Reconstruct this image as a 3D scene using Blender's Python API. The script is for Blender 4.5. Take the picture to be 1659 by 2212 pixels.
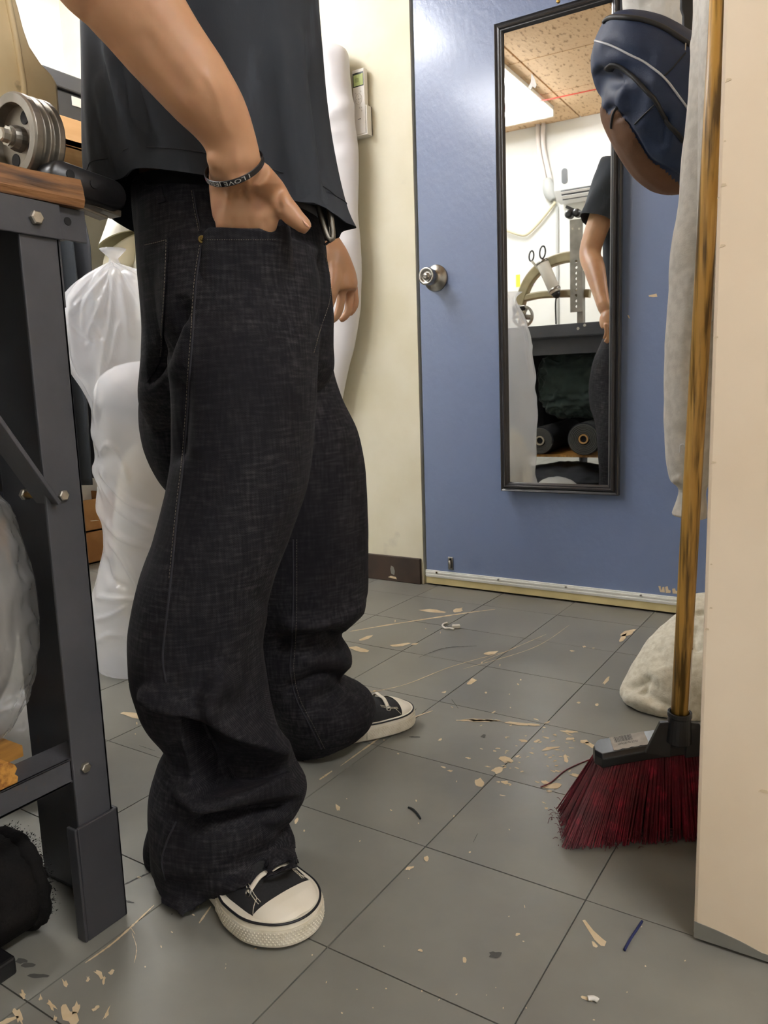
import bpy, bmesh, math, random
import numpy as np
from mathutils import Vector, Matrix
from mathutils.bvhtree import BVHTree

for o in list(bpy.data.objects):
    bpy.data.objects.remove(o, do_unlink=True)
scene = bpy.context.scene
COL = scene.collection

# ---------------------------------------------------------------- camera
F_PX, PITCH, ROLL, YAW, CAM_H = 1661.0, math.radians(8.8594), math.radians(-1.8873), math.radians(32.9945), 0.64
CX, CY = 1659 / 2, 2212 / 2
_fw = np.array([-math.sin(YAW) * math.cos(PITCH), math.cos(YAW) * math.cos(PITCH), -math.sin(PITCH)])
_rt = np.array([math.cos(YAW), math.sin(YAW), 0.0])
_up = np.cross(_rt, _fw)
RT = _rt * math.cos(ROLL) + _up * math.sin(ROLL)
UP = -_rt * math.sin(ROLL) + _up * math.cos(ROLL)
FW = _fw
EYE = np.array([0, 0, CAM_H])
FH = np.array([-math.sin(YAW), math.cos(YAW), 0.0])   # view direction laid flat on the floor
RH = np.array([math.cos(YAW), math.sin(YAW), 0.0])
cam_d = bpy.data.cameras.new('camera')
cam = bpy.data.objects.new('camera', cam_d)
COL.objects.link(cam)
cam_d.sensor_fit = 'HORIZONTAL'
cam_d.sensor_width = 36.0
cam_d.lens = 36.0 * F_PX / 1659.0
cam_d.clip_start = 0.02
m = Matrix.Identity(4)
for i in range(3):
    m[i][0], m[i][1], m[i][2], m[i][3] = RT[i], UP[i], -FW[i], EYE[i]
cam.matrix_world = m
scene.camera = cam

# ---------------------------------------------------------------- world, exposure
w = bpy.data.worlds.new('room_air')
scene.world = w
w.use_nodes = True
w.node_tree.nodes['Background'].inputs[0].default_value = (0.9, 0.95, 1.0, 1)
w.node_tree.nodes['Background'].inputs[1].default_value = 0.3
scene.view_settings.view_transform = 'Standard'
scene.view_settings.look = 'None'
scene.view_settings.gamma = 1.0
scene.view_settings.exposure = 0.0
scene.view_settings.use_curve_mapping = False
TUBE_POWER = 62.0          # emission of the fluorescent tubes in the ceiling lamps

# ---------------------------------------------------------------- measuring helpers (pixel of the photo -> point of the room)
def ray(u, v):
    return FW + RT * ((u - CX) / F_PX) - UP * ((v - CY) / F_PX)
def at_z(u, v, z=0.0):
    d = ray(u, v); return EYE + d * ((z - CAM_H) / d[2])
def at_y(u, v, y):
    d = ray(u, v); return EYE + d * (y / d[1])
def at_x(u, v, x):
    d = ray(u, v); return EYE + d * (x / d[0])
def at_d(u, v, dd):
    d = ray(u, v); return EYE + d * (dd / (d @ FH))
def proj_np(P):
    d = P - EYE; z = d @ FW
    return np.stack([CX + F_PX * (d @ RT) / z, CY - F_PX * (d @ UP) / z], -1)
DOOR_Y = 2.174
MIR_TILT, MIR_YAW = math.radians(0.9), math.radians(1.5)      # the mirror hangs a little off the door at its top and left side
MIR_PIV = np.array((-.7885, DOOR_Y - .024, .331))
MIR_N = np.array((math.sin(MIR_YAW) * math.cos(MIR_TILT), -math.cos(MIR_YAW) * math.cos(MIR_TILT), -math.sin(MIR_TILT)))
def mirz(u, v, z):
    d = ray(u, v); t = ((MIR_PIV - EYE) @ MIR_N) / (d @ MIR_N); P = EYE + d * t
    d2 = d - 2 * (d @ MIR_N) * MIR_N
    return P + d2 * ((z - P[2]) / d2[2])
def mir(u, v, y):           # where a thing seen in the mirror really stands, at room depth y
    d = ray(u, v); t = ((MIR_PIV - EYE) @ MIR_N) / (d @ MIR_N); P = EYE + d * t
    d2 = d - 2 * (d @ MIR_N) * MIR_N
    return P + d2 * ((y - P[1]) / d2[1])

# ---------------------------------------------------------------- object helpers
ORG = {}
def lin(c):
    if isinstance(c, str):
        c = tuple(int(c[i:i + 2], 16) / 255 for i in (0, 2, 4))
    return tuple((x / 12.92 if x <= 0.04045 else ((x + 0.055) / 1.055) ** 2.4) for x in c[:3]) + (1.0,)

def tag(o, label=None, cat=None, group=None, kind=None):
    if label: o['label'] = label
    if cat: o['category'] = cat
    if group: o['group'] = group
    if kind: o['kind'] = kind
    return o

def thing(name, label, cat, loc, group=None, kind=None):
    o = bpy.data.objects.new(name, None)
    COL.objects.link(o)
    o.empty_display_size = 0.05
    o.location = tuple(loc)
    ORG[o.name] = np.array(loc, float)
    return tag(o, label, cat, group, kind)

def link(name, me, mat, parent=None, origin=None, smooth=False, label=None):
    """me has world coordinates; re-based on the thing's origin"""
    n = len(me.vertices)
    co = np.empty(n * 3); me.vertices.foreach_get('co', co); co = co.reshape(-1, 3)
    if parent is not None:
        org = ORG[parent.name]
    elif origin is not None:
        org = np.array(origin, float)
    else:
        org = np.array([(co[:, 0].min() + co[:, 0].max()) / 2, (co[:, 1].min() + co[:, 1].max()) / 2, co[:, 2].min()])
    co -= org
    me.vertices.foreach_set('co', co.ravel())
    if smooth:
        me.polygons.foreach_set('use_smooth', np.ones(len(me.polygons), bool))
    me.update()
    if mat is not None:
        me.materials.append(mat)
    o = bpy.data.objects.new(name, me)
    COL.objects.link(o)
    ORG[o.name] = org
    if parent is not None:
        o.parent = parent
    else:
        o.location = tuple(org)
    if label: o['label'] = label
    return o

class MB:
    """collects simple shapes, becomes ONE mesh object"""
    def __init__(s):
        s.v = []; s.f = []
    def add(s, V, Fc):
        b = len(s.v); s.v += [tuple(map(float, p)) for p in V]; s.f += [tuple(i + b for i in f) for f in Fc]; return s
    def box(s, a, b):
        (x0, y0, z0), (x1, y1, z1) = a, b
        V = [(x0, y0, z0), (x1, y0, z0), (x1, y1, z0), (x0, y1, z0), (x0, y0, z1), (x1, y0, z1), (x1, y1, z1), (x0, y1, z1)]
        return s.add(V, [(0, 3, 2, 1), (4, 5, 6, 7), (0, 1, 5, 4), (1, 2, 6, 5), (2, 3, 7, 6), (3, 0, 4, 7)])
    def obox(s, c, ax, ay, az):
        c, ax, ay, az = [np.array(q, float) for q in (c, ax, ay, az)]
        V = [c - ax - ay - az, c + ax - ay - az, c + ax + ay - az, c - ax + ay - az, c - ax - ay + az, c + ax - ay + az, c + ax + ay + az, c - ax + ay + az]
        return s.add(V, [(0, 3, 2, 1), (4, 5, 6, 7), (0, 1, 5, 4), (1, 2, 6, 5), (2, 3, 7, 6), (3, 0, 4, 7)])
    def bar(s, p, q, wa, wb, up=(0, 0, 1)):
        p, q = np.array(p, float), np.array(q, float); d = q - p; L = np.linalg.norm(d); d /= L
        a = np.cross(np.array(up, float), d); a /= np.linalg.norm(a); b = np.cross(d, a)
        return s.obox((p + q) / 2, d * L / 2, a * wa / 2, b * wb / 2)
    def loft(s, rings, cap0=True, cap1=True, closed=True):
        n = len(rings[0]); b = len(s.v)
        for r in rings: s.v += [tuple(map(float, p)) for p in r]
        m = n if closed else n - 1
        for i in range(len(rings) - 1):
            for j in range(m):
                k = (j + 1) % n
                s.f.append((b + i * n + j, b + i * n + k, b + (i + 1) * n + k, b + (i + 1) * n + j))
        if cap0: s.f.append(tuple(b + j for j in reversed(range(n))))
        if cap1: s.f.append(tuple(b + (len(rings) - 1) * n + j for j in range(n)))
        return s
    def tube(s, pts, rad, n=10, caps=True, flat=None, flatdir=None):
        P = [np.array(p, float) for p in pts]
        if not hasattr(rad, '__len__'): rad = [rad] * len(P)
        rings = []; prev = None
        for i, p in enumerate(P):
            t = P[min(i + 1, len(P) - 1)] - P[max(i - 1, 0)]; t /= (np.linalg.norm(t) + 1e-12)
            if prev is None:
                r0 = np.array(flatdir, float) if flatdir is not None else np.array([0, 0, 1.0]) if abs(t[2]) < 0.9 else np.array([1.0, 0, 0])
            else:
                r0 = prev
            a = r0 - t * (r0 @ t); a /= (np.linalg.norm(a) + 1e-12); bb = np.cross(t, a); prev = a
            fl = 1.0 if flat is None else flat
            rings.append([p + rad[i] * (math.cos(2 * math.pi * k / n) * a * fl + math.sin(2 * math.pi * k / n) * bb) for k in range(n)])
        return s.loft(rings, caps, caps)
    def lathe(s, base, axis, prof, n=24, caps=True):
        """prof: list of (distance along axis, radius)"""
        base = np.array(base, float); ax = np.array(axis, float); ax /= np.linalg.norm(ax)
        a = np.cross(ax, [0, 0, 1.0] if abs(ax[2]) < .9 else [1.0, 0, 0]); a /= np.linalg.norm(a); bb = np.cross(ax, a)
        rings = [[base + ax * h + r * (math.cos(2 * math.pi * k / n) * a + math.sin(2 * math.pi * k / n) * bb) for k in range(n)] for h, r in prof]
        return s.loft(rings, caps, caps)
    def prism(s, poly, ext):
        """poly: list of 3d points (flat), ext: extrusion vector"""
        P = [np.array(p, float) for p in poly]; e = np.array(ext, float)
        return s.loft([P, [p + e for p in P]])
    def mesh(s, name, fix=True):
        me = bpy.data.meshes.new(name); me.from_pydata(s.v, [], s.f); me.update()
        if fix:
            bm = bmesh.new(); bm.from_mesh(me); bmesh.ops.recalc_face_normals(bm, faces=bm.faces); bm.to_mesh(me); bm.free()
        return me
    def build(s, name, mat, parent=None, smooth=False, bevel=0, seg=2, origin=None, label=None, fix=True):
        o = link(name, s.mesh(name, fix), mat, parent, origin, smooth, label)
        if bevel:
            md = o.modifiers.new('bevel', 'BEVEL'); md.width = bevel; md.segments = seg; md.limit_method = 'ANGLE'; md.angle_limit = math.radians(40)
        return o

def spline(pts, n):
    """Catmull-Rom through pts (arrays of any width), n samples"""
    P = np.array(pts, float); k = len(P)
    L = np.concatenate([[0], np.cumsum(np.linalg.norm(np.diff(P[:, :min(3, P.shape[1])], axis=0), axis=1) + 1e-9)])
    out = []
    for t in np.linspace(0, L[-1], n):
        i = min(max(np.searchsorted(L, t) - 1, 0), k - 2); a = (t - L[i]) / (L[i + 1] - L[i])
        p0, p1, p2, p3 = P[max(i - 1, 0)], P[i], P[i + 1], P[min(i + 2, k - 1)]
        out.append(0.5 * (2 * p1 + (p2 - p0) * a + (2 * p0 - 5 * p1 + 4 * p2 - p3) * a * a + (3 * p1 - p0 - 3 * p2 + p3) * a ** 3))
    return np.array(out)

def copy_tree(o, parent=None, offset=None):
    c = o.copy(); COL.objects.link(c); ORG[c.name] = ORG[o.name]
    c.parent = parent
    for ch in list(o.children):
        copy_tree(ch, c)
    return c

# ---------------------------------------------------------------- value noise for shaping meshes
_rng = np.random.RandomState(7)
_lat = _rng.rand(32, 32, 32)
def vnoise(P):
    P = np.asarray(P, float); i = np.floor(P).astype(int); f = P - i; f = f * f * (3 - 2 * f); i %= 32; j = (i + 1) % 32
    g = lambda a, b, c: _lat[a, b, c]
    x0, y0, z0 = i[..., 0], i[..., 1], i[..., 2]; x1, y1, z1 = j[..., 0], j[..., 1], j[..., 2]
    fx, fy, fz = f[..., 0], f[..., 1], f[..., 2]
    c00 = g(x0, y0, z0) * (1 - fx) + g(x1, y0, z0) * fx; c10 = g(x0, y1, z0) * (1 - fx) + g(x1, y1, z0) * fx
    c01 = g(x0, y0, z1) * (1 - fx) + g(x1, y0, z1) * fx; c11 = g(x0, y1, z1) * (1 - fx) + g(x1, y1, z1) * fx
    return ((c00 * (1 - fy) + c10 * fy) * (1 - fz) + (c01 * (1 - fy) + c11 * fy) * fz) * 2 - 1
def fbm(P, o=3):
    r = 0; a = 1.0; t = 0
    for k in range(o):
        r = r + a * vnoise(np.asarray(P) * (2 ** k) + 11.3 * k); t += a; a *= .5
    return r / t

# ---------------------------------------------------------------- materials
def mat(name, c1, rough=0.6, metal=0.0, c2=None, scale=20.0, detail=4.0, lo=0.35, hi=0.65, stretch=None,
        bump=0.0, bscale=200.0, bdist=0.002, spec=0.5, c3=None, c3scale=8.0, c3lo=0.6, c3hi=0.7, sheen=0.0, coat=0.0,
        rand=0.0, rough2=None, trans=0.0, sss=0.0):
    m = bpy.data.materials.new(name); m.use_nodes = True
    nt = m.node_tree; N = nt.nodes; L = nt.links
    b = N['Principled BSDF']
    b.inputs['Base Color'].default_value = lin(c1)
    b.inputs['Roughness'].default_value = rough
    b.inputs['Metallic'].default_value = metal
    b.inputs['Specular IOR Level'].default_value = spec
    if sheen: b.inputs['Sheen Weight'].default_value = sheen; b.inputs['Sheen Roughness'].default_value = .4
    if coat: b.inputs['Coat Weight'].default_value = coat; b.inputs['Coat Roughness'].default_value = .15
    if trans: b.inputs['Transmission Weight'].default_value = trans
    if sss:
        b.inputs['Subsurface Weight'].default_value = sss; b.inputs['Subsurface Radius'].default_value = (1, .35, .18); b.inputs['Subsurface Scale'].default_value = .006
    geo = N.new('ShaderNodeNewGeometry'); pos = geo.outputs['Position']
    if stretch:
        mp = N.new('ShaderNodeMapping'); mp.inputs['Scale'].default_value = stretch
        L.new(pos, mp.inputs[0]); pos = mp.outputs[0]
    out = None
    def mixc(fac, a, bcol):
        mx = N.new('ShaderNodeMix'); mx.data_type = 'RGBA'
        L.new(fac, mx.inputs[0])
        if isinstance(a, tuple): mx.inputs[6].default_value = a
        else: L.new(a, mx.inputs[6])
        mx.inputs[7].default_value = bcol
        return mx.outputs[2]
    cur = lin(c1)
    def noisefac(sc, det, l, h):
        n = N.new('ShaderNodeTexNoise'); n.inputs['Scale'].default_value = sc; n.inputs['Detail'].default_value = det
        L.new(pos, n.inputs['Vector'])
        r = N.new('ShaderNodeMapRange'); r.inputs[1].default_value = l; r.inputs[2].default_value = h
        L.new(n.outputs[0], r.inputs[0]); return r.outputs[0]
    if c2:
        fac = noisefac(scale, detail, lo, hi); cur = mixc(fac, cur, lin(c2))
        if rough2 is not None:
            r = N.new('ShaderNodeMapRange'); r.inputs[3].default_value = rough; r.inputs[4].default_value = rough2
            L.new(fac, r.inputs[0]); L.new(r.outputs[0], b.inputs['Roughness'])
    if c3:
        cur = mixc(noisefac(c3scale, 6.0, c3lo, c3hi), cur, lin(c3))
    if rand:
        oi = N.new('ShaderNodeObjectInfo'); hs = N.new('ShaderNodeHueSaturation')
        r = N.new('ShaderNodeMapRange'); r.inputs[3].default_value = 1 - rand; r.inputs[4].default_value = 1 + rand
        L.new(oi.outputs['Random'], r.inputs[0]); L.new(r.outputs[0], hs.inputs['Value'])
        if isinstance(cur, tuple): hs.inputs['Color'].default_value = cur
        else: L.new(cur, hs.inputs['Color'])
        cur = hs.outputs[0]
    if not isinstance(cur, tuple): L.new(cur, b.inputs['Base Color'])
    if bump:
        n = N.new('ShaderNodeTexNoise'); n.inputs['Scale'].default_value = bscale; n.inputs['Detail'].default_value = 3
        L.new(pos, n.inputs['Vector'])
        bp = N.new('ShaderNodeBump'); bp.inputs['Strength'].default_value = bump; bp.inputs['Distance'].default_value = bdist
        L.new(n.outputs[0], bp.inputs['Height']); L.new(bp.outputs[0], b.inputs['Normal'])
    return m

def emit(name, c, s):
    m = bpy.data.materials.new(name); m.use_nodes = True
    b = m.node_tree.nodes['Principled BSDF']
    b.inputs['Base Color'].default_value = lin(c); b.inputs['Emission Color'].default_value = lin(c); b.inputs['Emission Strength'].default_value = s
    return m
# ---------------------------------------------------------------- cloth and body shaping helpers
def remesh(mb, voxel, it=4, fac=.5, extra=None):
    me = mb.mesh('tmp'); o = bpy.data.objects.new('tmp', me); COL.objects.link(o)
    md = o.modifiers.new('r', 'REMESH'); md.mode = 'VOXEL'; md.voxel_size = voxel
    if it:
        ms = o.modifiers.new('s', 'SMOOTH'); ms.factor = fac; ms.iterations = it
    dg = bpy.context.evaluated_depsgraph_get(); dg.update()
    out = bpy.data.meshes.new_from_object(o.evaluated_get(dg))
    bpy.data.objects.remove(o, do_unlink=True); bpy.data.meshes.remove(me)
    return out
def coords(me):
    a = np.empty(len(me.vertices) * 3); me.vertices.foreach_get('co', a); return a.reshape(-1, 3)
def normals(me):
    a = np.empty(len(me.vertices) * 3); me.vertices.foreach_get('normal', a); return a.reshape(-1, 3)
def setco(me, a):
    me.vertices.foreach_set('co', np.ascontiguousarray(a, dtype=np.float64).ravel()); me.update()
def oring(L, R, d, b, n=48, e=2.0, dn=0.0):
    """ring across the view: left and right outline pixel, depth of its middle, half thickness; dn lowers its near side"""
    A, B = at_d(L[0], L[1], d), at_d(R[0], R[1], d); c = (A + B) / 2; a = (B - A) / 2
    th = np.linspace(0, 2 * math.pi, n, endpoint=False)
    cs, sn = np.cos(th), np.sin(th)
    cs = np.sign(cs) * np.abs(cs) ** (2 / e); sn = np.sign(sn) * np.abs(sn) ** (2 / e)
    q = c + cs[:, None] * a + sn[:, None] * FH * b
    q[:, 2] += np.minimum(sn, 0) * dn
    return q
def oloft(mb, rows, rows_n=60, n=48, e=2.0):
    S = spline([(r[0][0], r[0][1], r[1][0], r[1][1], r[2] * 1000, r[3] * 1000, (r[4] if len(r) > 4 else 0) * 1000) for r in rows], rows_n)
    mb.loft([oring((s[0], s[1]), (s[2], s[3]), s[4] / 1000, s[5] / 1000, n, e, s[6] / 1000) for s in S]); return mb
def seg_dist(P, poly):
    """signed distance (pixels) of points to a polyline, + on its right hand side; and position along it 0..1"""
    poly = np.array(poly, float); best = np.full(len(P), 1e9); sg = np.zeros(len(P)); al = np.zeros(len(P))
    lens = np.concatenate([[0], np.cumsum(np.linalg.norm(np.diff(poly, axis=0), axis=1))])
    for k in range(len(poly) - 1):
        a, b = poly[k], poly[k + 1]; ab = b - a; L2 = ab @ ab
        t = np.clip(((P - a) @ ab) / L2, 0, 1); q = a + t[:, None] * ab; dv = P - q; dd = np.hypot(dv[:, 0], dv[:, 1])
        m_ = dd < best; best[m_] = dd[m_]; sg[m_] = np.sign(ab[0] * dv[m_, 1] - ab[1] * dv[m_, 0]); al[m_] = (lens[k] + t[m_] * math.sqrt(L2)) / lens[-1]
    return best * sg, al
def in_poly(P, poly):
    x, y = P[:, 0], P[:, 1]; ins = np.zeros(len(P), bool); n = len(poly)
    for i in range(n):
        x1, y1 = poly[i]; x2, y2 = poly[(i + 1) % n]
        c = ((y1 > y) != (y2 > y)) & (x < (x2 - x1) * (y - y1) / (y2 - y1 + 1e-12) + x1); ins ^= c
    return ins
def fold(me, items, dmin=0, dmax=9):
    co, no = coords(me), normals(me); uv = proj_np(co); dep = co @ FH
    vis = np.clip(-((no * (co - EYE)).sum(1) / np.linalg.norm(co - EYE, axis=1)) * 3 + .3, 0, 1) * ((dep > dmin) & (dep < dmax))
    tot = np.zeros(len(co))
    for it in items:
        if it[0] == 'line':
            _, poly, wl, wr, amp = it
            C = spline(poly, max(12, len(poly) * 4)); s, al = seg_dist(uv, C)
            f = np.where(s < 0, np.exp(-(s / wl) ** 2), np.exp(-(s / wr) ** 2)) * np.clip(np.minimum(al, 1 - al) * 7, 0.0, 1)
            tot += amp * f
        else:
            _, poly, w, amp = it
            C = spline(list(poly) + [poly[0]], len(poly) * 4); s, _ = seg_dist(uv, C); ins = in_poly(uv, [tuple(p) for p in C])
            f = np.where(ins, np.clip(np.abs(s) / w, 0, 1), 0); tot += amp * (f * f * (3 - 2 * f))
    setco(me, co + no * (tot * vis)[:, None])
def bvh_of(me):
    return BVHTree.FromPolygons([tuple(p) for p in coords(me)], [tuple(p.vertices) for p in me.polygons])
def hit(bvh, u, v, off=.0008):
    d = ray(u, v); d = d / np.linalg.norm(d)
    loc, nrm, idx, dist = bvh.ray_cast(Vector(EYE), Vector(d))
    if loc is None: return None
    n_ = np.array(nrm)
    if n_ @ d > 0: n_ = -n_
    return np.array(loc) + n_ * off
def seam(bvh, pts, r, n=60, off=.0006):
    C = spline(pts, n); out = [hit(bvh, u, v, off) for u, v in C]; return [p for p in out if p is not None]
def patch(bvh, quad, offs, nu=24, nv=24, th=.002):
    """cloth piece lying on a surface: quad of pixel corners (tl,tr,br,bl); offs(s,t) its distance from the surface"""
    tl, tr, br, bl = [np.array(q, float) for q in quad]; G = []
    for j in range(nv + 1):
        t = j / nv; row = []
        for i in range(nu + 1):
            s = i / nu; q = (tl * (1 - s) + tr * s) * (1 - t) + (bl * (1 - s) + br * s) * t
            p = hit(bvh, q[0], q[1], offs(s, t)); row.append(p if p is not None else (row[-1] if row else None))
        if any(p is None for p in row):
            g = [p for p in row if p is not None]
            row = [p if p is not None else g[0] for p in row]
        G.append(row)
    b = MB(); w_ = nu + 1
    V = [p for r in G for p in r] + [p + (FH * th) for r in G for p in r]; N0 = (nv + 1) * w_
    Fc = []
    for j in range(nv):
        for i in range(nu):
            a = j * w_ + i; Fc.append((a, a + 1, a + 1 + w_, a + w_)); Fc.append((N0 + a, N0 + a + w_, N0 + a + 1 + w_, N0 + a + 1))
    for i in range(nu):
        Fc.append((i, N0 + i, N0 + i + 1, i + 1)); a = nv * w_ + i; Fc.append((a, a + 1, N0 + a + 1, N0 + a))
    for j in range(nv):
        a = j * w_; Fc.append((a, a + w_, N0 + a + w_, N0 + a)); a += nu; Fc.append((a, N0 + a, N0 + a + w_, a + w_))
    return b.add(V, Fc)

# ================================================================ THE ROOM
m_floor = mat('floor_paint', '807f77', .42, c2='74736c', scale=6, rough2=.32, bump=.12, bscale=60, bdist=.001, rand=.035, c3='6c6b65', c3scale=2.2, c3lo=.55, c3hi=.75)
m_gap = mat('floor_joint', '4c4a44', .9)
m_wall = mat('wall_cream', 'e9e4cd', .6, c2='dfd9bd', scale=5, c3='cfc9b4', c3scale=9, c3lo=.66, c3hi=.8, bump=.25, bscale=40, bdist=.002)
m_white = mat('wall_white', 'ebebe6', .6, c2='e2e2db', scale=4, bump=.2, bscale=40, bdist=.002)
m_pillar = mat('partition_paint', 'ecdac0', .5, c2='e6d2b6', scale=5, c3='cdb796', c3scale=7, c3lo=.7, c3hi=.85, bump=.18, bscale=30, bdist=.002)
m_door = mat('door_blue_paint', '71809f', .3, c2='6b7a9a', scale=3, bump=.45, bscale=70, bdist=.0022, stretch=(1, 1, .7), coat=.5)
m_tan = mat('bare_tan', 'd8c6a6', .7, c2='cbb48e', scale=40)
m_brown = mat('baseboard_brown', '3c2d22', .55, c2='2c211a', scale=15)
m_alu = mat('threshold_aluminium', 'f3f4ee', .4, c2='e6e7df', scale=20)
m_kick = mat('kick_board_cream', 'd3c48f', .6, c2='bfb180', scale=12)
m_ceil = mat('ceiling_tile', 'cfae86', .9, c2='8f7049', scale=55, detail=5, lo=.56, hi=.66, stretch=(1, .35, 1), bump=.6, bscale=55, bdist=.004)
m_tbar = mat('ceiling_bar', 'b3926a', .6)
m_metalw = mat('white_enamel', 'efeee8', .35)
m_black = mat('black_void', '08080a', .8)
m_steel = mat('steel', 'b8b6b0', .28, metal=1.0, c2='8f8c85', scale=30)
m_brass = mat('brass', 'b08d4a', .35, metal=1.0)

# floor: base slab and the vinyl tiles that the photo shows
TS = 0.232
X0, Y0 = -0.280, 0.636
fl = MB().box((-2.95, -1.55, -.06), (2.3, 2.25, -.0025)).build('floor', m_gap, origin=(0, 0, 0))
tag(fl, 'grey painted floor of square vinyl tiles with tan chips and scratches', 'floor', kind='structure')
tm = None
for i in range(-12, 11):
    for j in range(-10, 7):
        x, y = X0 + i * TS, Y0 + j * TS
        if x > 2.2 or y > 2.17 or x + TS < -2.9 or y < -1.6: continue
        if j < -2 and (x > 0.5 or y < -.2) and not (-2.6 < x < -.2): 
            pass
        if tm is None:
            g = .0009
            b = MB().box((g, g, -.004), (TS - g, TS - g, 0))
            tm = b.mesh('tile'); tm.materials.append(m_floor)
        o = bpy.data.objects.new('tile', tm); COL.objects.link(o); o.parent = fl
        o.location = (x, y, random.Random(i * 31 + j).uniform(-.0004, 0)); ORG[o.name] = np.array((x, y, 0.))

# door wall (left of the door, above it, and the strip right of it)
DX0, DX1, DH = -1.250, -0.360, 2.06
wb = MB().box((-2.95, DOOR_Y, -.03), (-1.262, DOOR_Y + .12, 2.45))
wb.box((-1.262, DOOR_Y, DH + .012), (DX1 + .012, DOOR_Y + .12, 2.45))
wb.box((DX1 + .012, DOOR_Y, -.03), (.0, DOOR_Y + .12, 2.45))
o = wb.build('wall_back', m_wall, origin=(-1.5, DOOR_Y, 0)); tag(o, 'cream painted wall left of the blue door', 'wall', kind='structure')
o = MB().box((DX0 - .012, DOOR_Y + .07, 0), (DX1 + .012, DOOR_Y + .11, DH + .012)).build('trim_1', m_black); tag(o, 'dark door rebate behind the blue door', 'door frame', kind='structure')
o = MB().box((-2.95, -1.6, -.03), (-2.9, DOOR_Y, 2.45)).build('wall_left', m_white); tag(o, 'white wall behind the clothes rack', 'wall', kind='structure')
o = MB().box((-2.95, -1.55, -.03), (2.3, -1.48, 2.45)).build('wall_rear', m_white); tag(o, 'white wall carrying the air conditioner, seen in the mirror', 'wall', kind='structure')
o = MB().box((2.2, -1.48, -.03), (2.27, 2.2, 2.45)).build('wall_far_right', m_white); tag(o, 'white wall outside the picture to the right', 'wall', kind='structure')
o = MB().box((.9, DOOR_Y, -.03), (2.2, DOOR_Y + .1, 2.45)).build('wall_far_back', m_white); tag(o, 'white wall behind the cream partition', 'wall', kind='structure')

# cream partition block at the right, its foot overlapped by floor paint
PX, PY = -.151, .861
pt = MB().box((PX, PY, .004), (.95, DOOR_Y, 2.45)).build('wall_right', m_pillar, origin=(PX, PY, 0), bevel=.004)
tag(pt, 'cream painted partition wall at the right edge, scuffed', 'wall', kind='structure')
MB().box((PX + .006, PY + .006, -.002), (.93, DOOR_Y - .01, .005)).build('plinth_gap', m_black, pt)
# grey paint lapping up the foot of the partition, with an irregular upper edge
ed = [(PX + .001, .0245), (PX + .025, .022), (PX + .05, .018), (PX + .072, .0125), (PX + .085, .012), (PX + .088, .0085), (PX + .094, .0095), (PX + .098, .0065), (PX + .105, .007), (PX + .12, .0055), (PX + .2, .0048)]
pl = [(x, PY - .0008, z) for x, z in ed] + [(PX + .2, PY - .0008, .0041), (PX + .001, PY - .0008, .0041)]
MB().prism(pl, (0, .001, 0)).build('foot_paint', m_floor, pt, label='grey floor paint lapped up the foot of the wall')
mk = MB()
rr = random.Random(3)
for k in range(18):   # chips and scuffs on the partition edge and face
    zz = rr.uniform(.1, 1.25); s = rr.uniform(.002, .006)
    xx = PX + (rr.uniform(0, .006) if k < 15 else rr.uniform(.02, .12))
    a = rr.uniform(-.3, .3)
    L = s * (1 if k < 15 else 3)
    mk.prism([(xx, PY - .0004, zz), (xx + L, PY - .0004, zz + a * s), (xx + L * .9, PY - .0004, zz + s * .5), (xx + L * .2, PY - .0004, zz + s * .6)], (0, .0005, 0))
tag(mk.build('wall_scuffs', mat('scuff', 'd2bd9d', .8), pt), kind='stuff')

# baseboard left of the door
bb = MB().box((-2.9, DOOR_Y - .012, 0), (-1.268, DOOR_Y, .087)).build('baseboard_back', m_brown, bevel=.002)
tag(bb, 'dark brown baseboard left of the blue door, paint chipped', 'baseboard', kind='structure')
c0 = at_y(848, 1232, DOOR_Y - .0125)
MB().prism([c0 + np.array(q) for q in [(-.006, 0, -.012), (.006, 0, -.016), (.009, 0, -.002), (.004, 0, .012), (-.006, 0, .016), (-.009, 0, .004)]], (0, .001, 0)).build('paint_chip', m_floor, bb)
MB().prism([c0 + np.array(q) for q in [(-.02, 0, -.026), (.016, 0, -.03), (.012, 0, -.022), (-.008, 0, -.02)]], (0, .001, 0)).build('paint_chip', m_tan, bb)

# ceiling: grid of fissured tiles
ce = MB().box((-2.95, -1.55, 2.412), (2.3, 2.25, 2.47)).build('ceiling', m_tbar, origin=(0, 0, 2.42))
tag(ce, 'tan ceiling of square fissured panels, seen in the mirror', 'ceiling', kind='structure')
cm = None; CT = .61
for i in range(-3, 8):
    for j in range(-4, 6):
        x, y = -1.725 + i * CT, -.25 + j * CT
        if x + CT < -2.9 or x > 2.2 or y + CT < -1.5 or y > 2.17: continue
        if cm is None:
            b = MB().box((.006, .006, 0), (CT - .006, CT - .006, .014)); cm = b.mesh('ceiling_panel'); cm.materials.append(m_ceil)
        o = bpy.data.objects.new('ceiling_panel', cm); COL.objects.link(o); o.parent = ce; o.location = (x, y, -.02); ORG[o.name] = np.array((x, y, 2.4))

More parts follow.
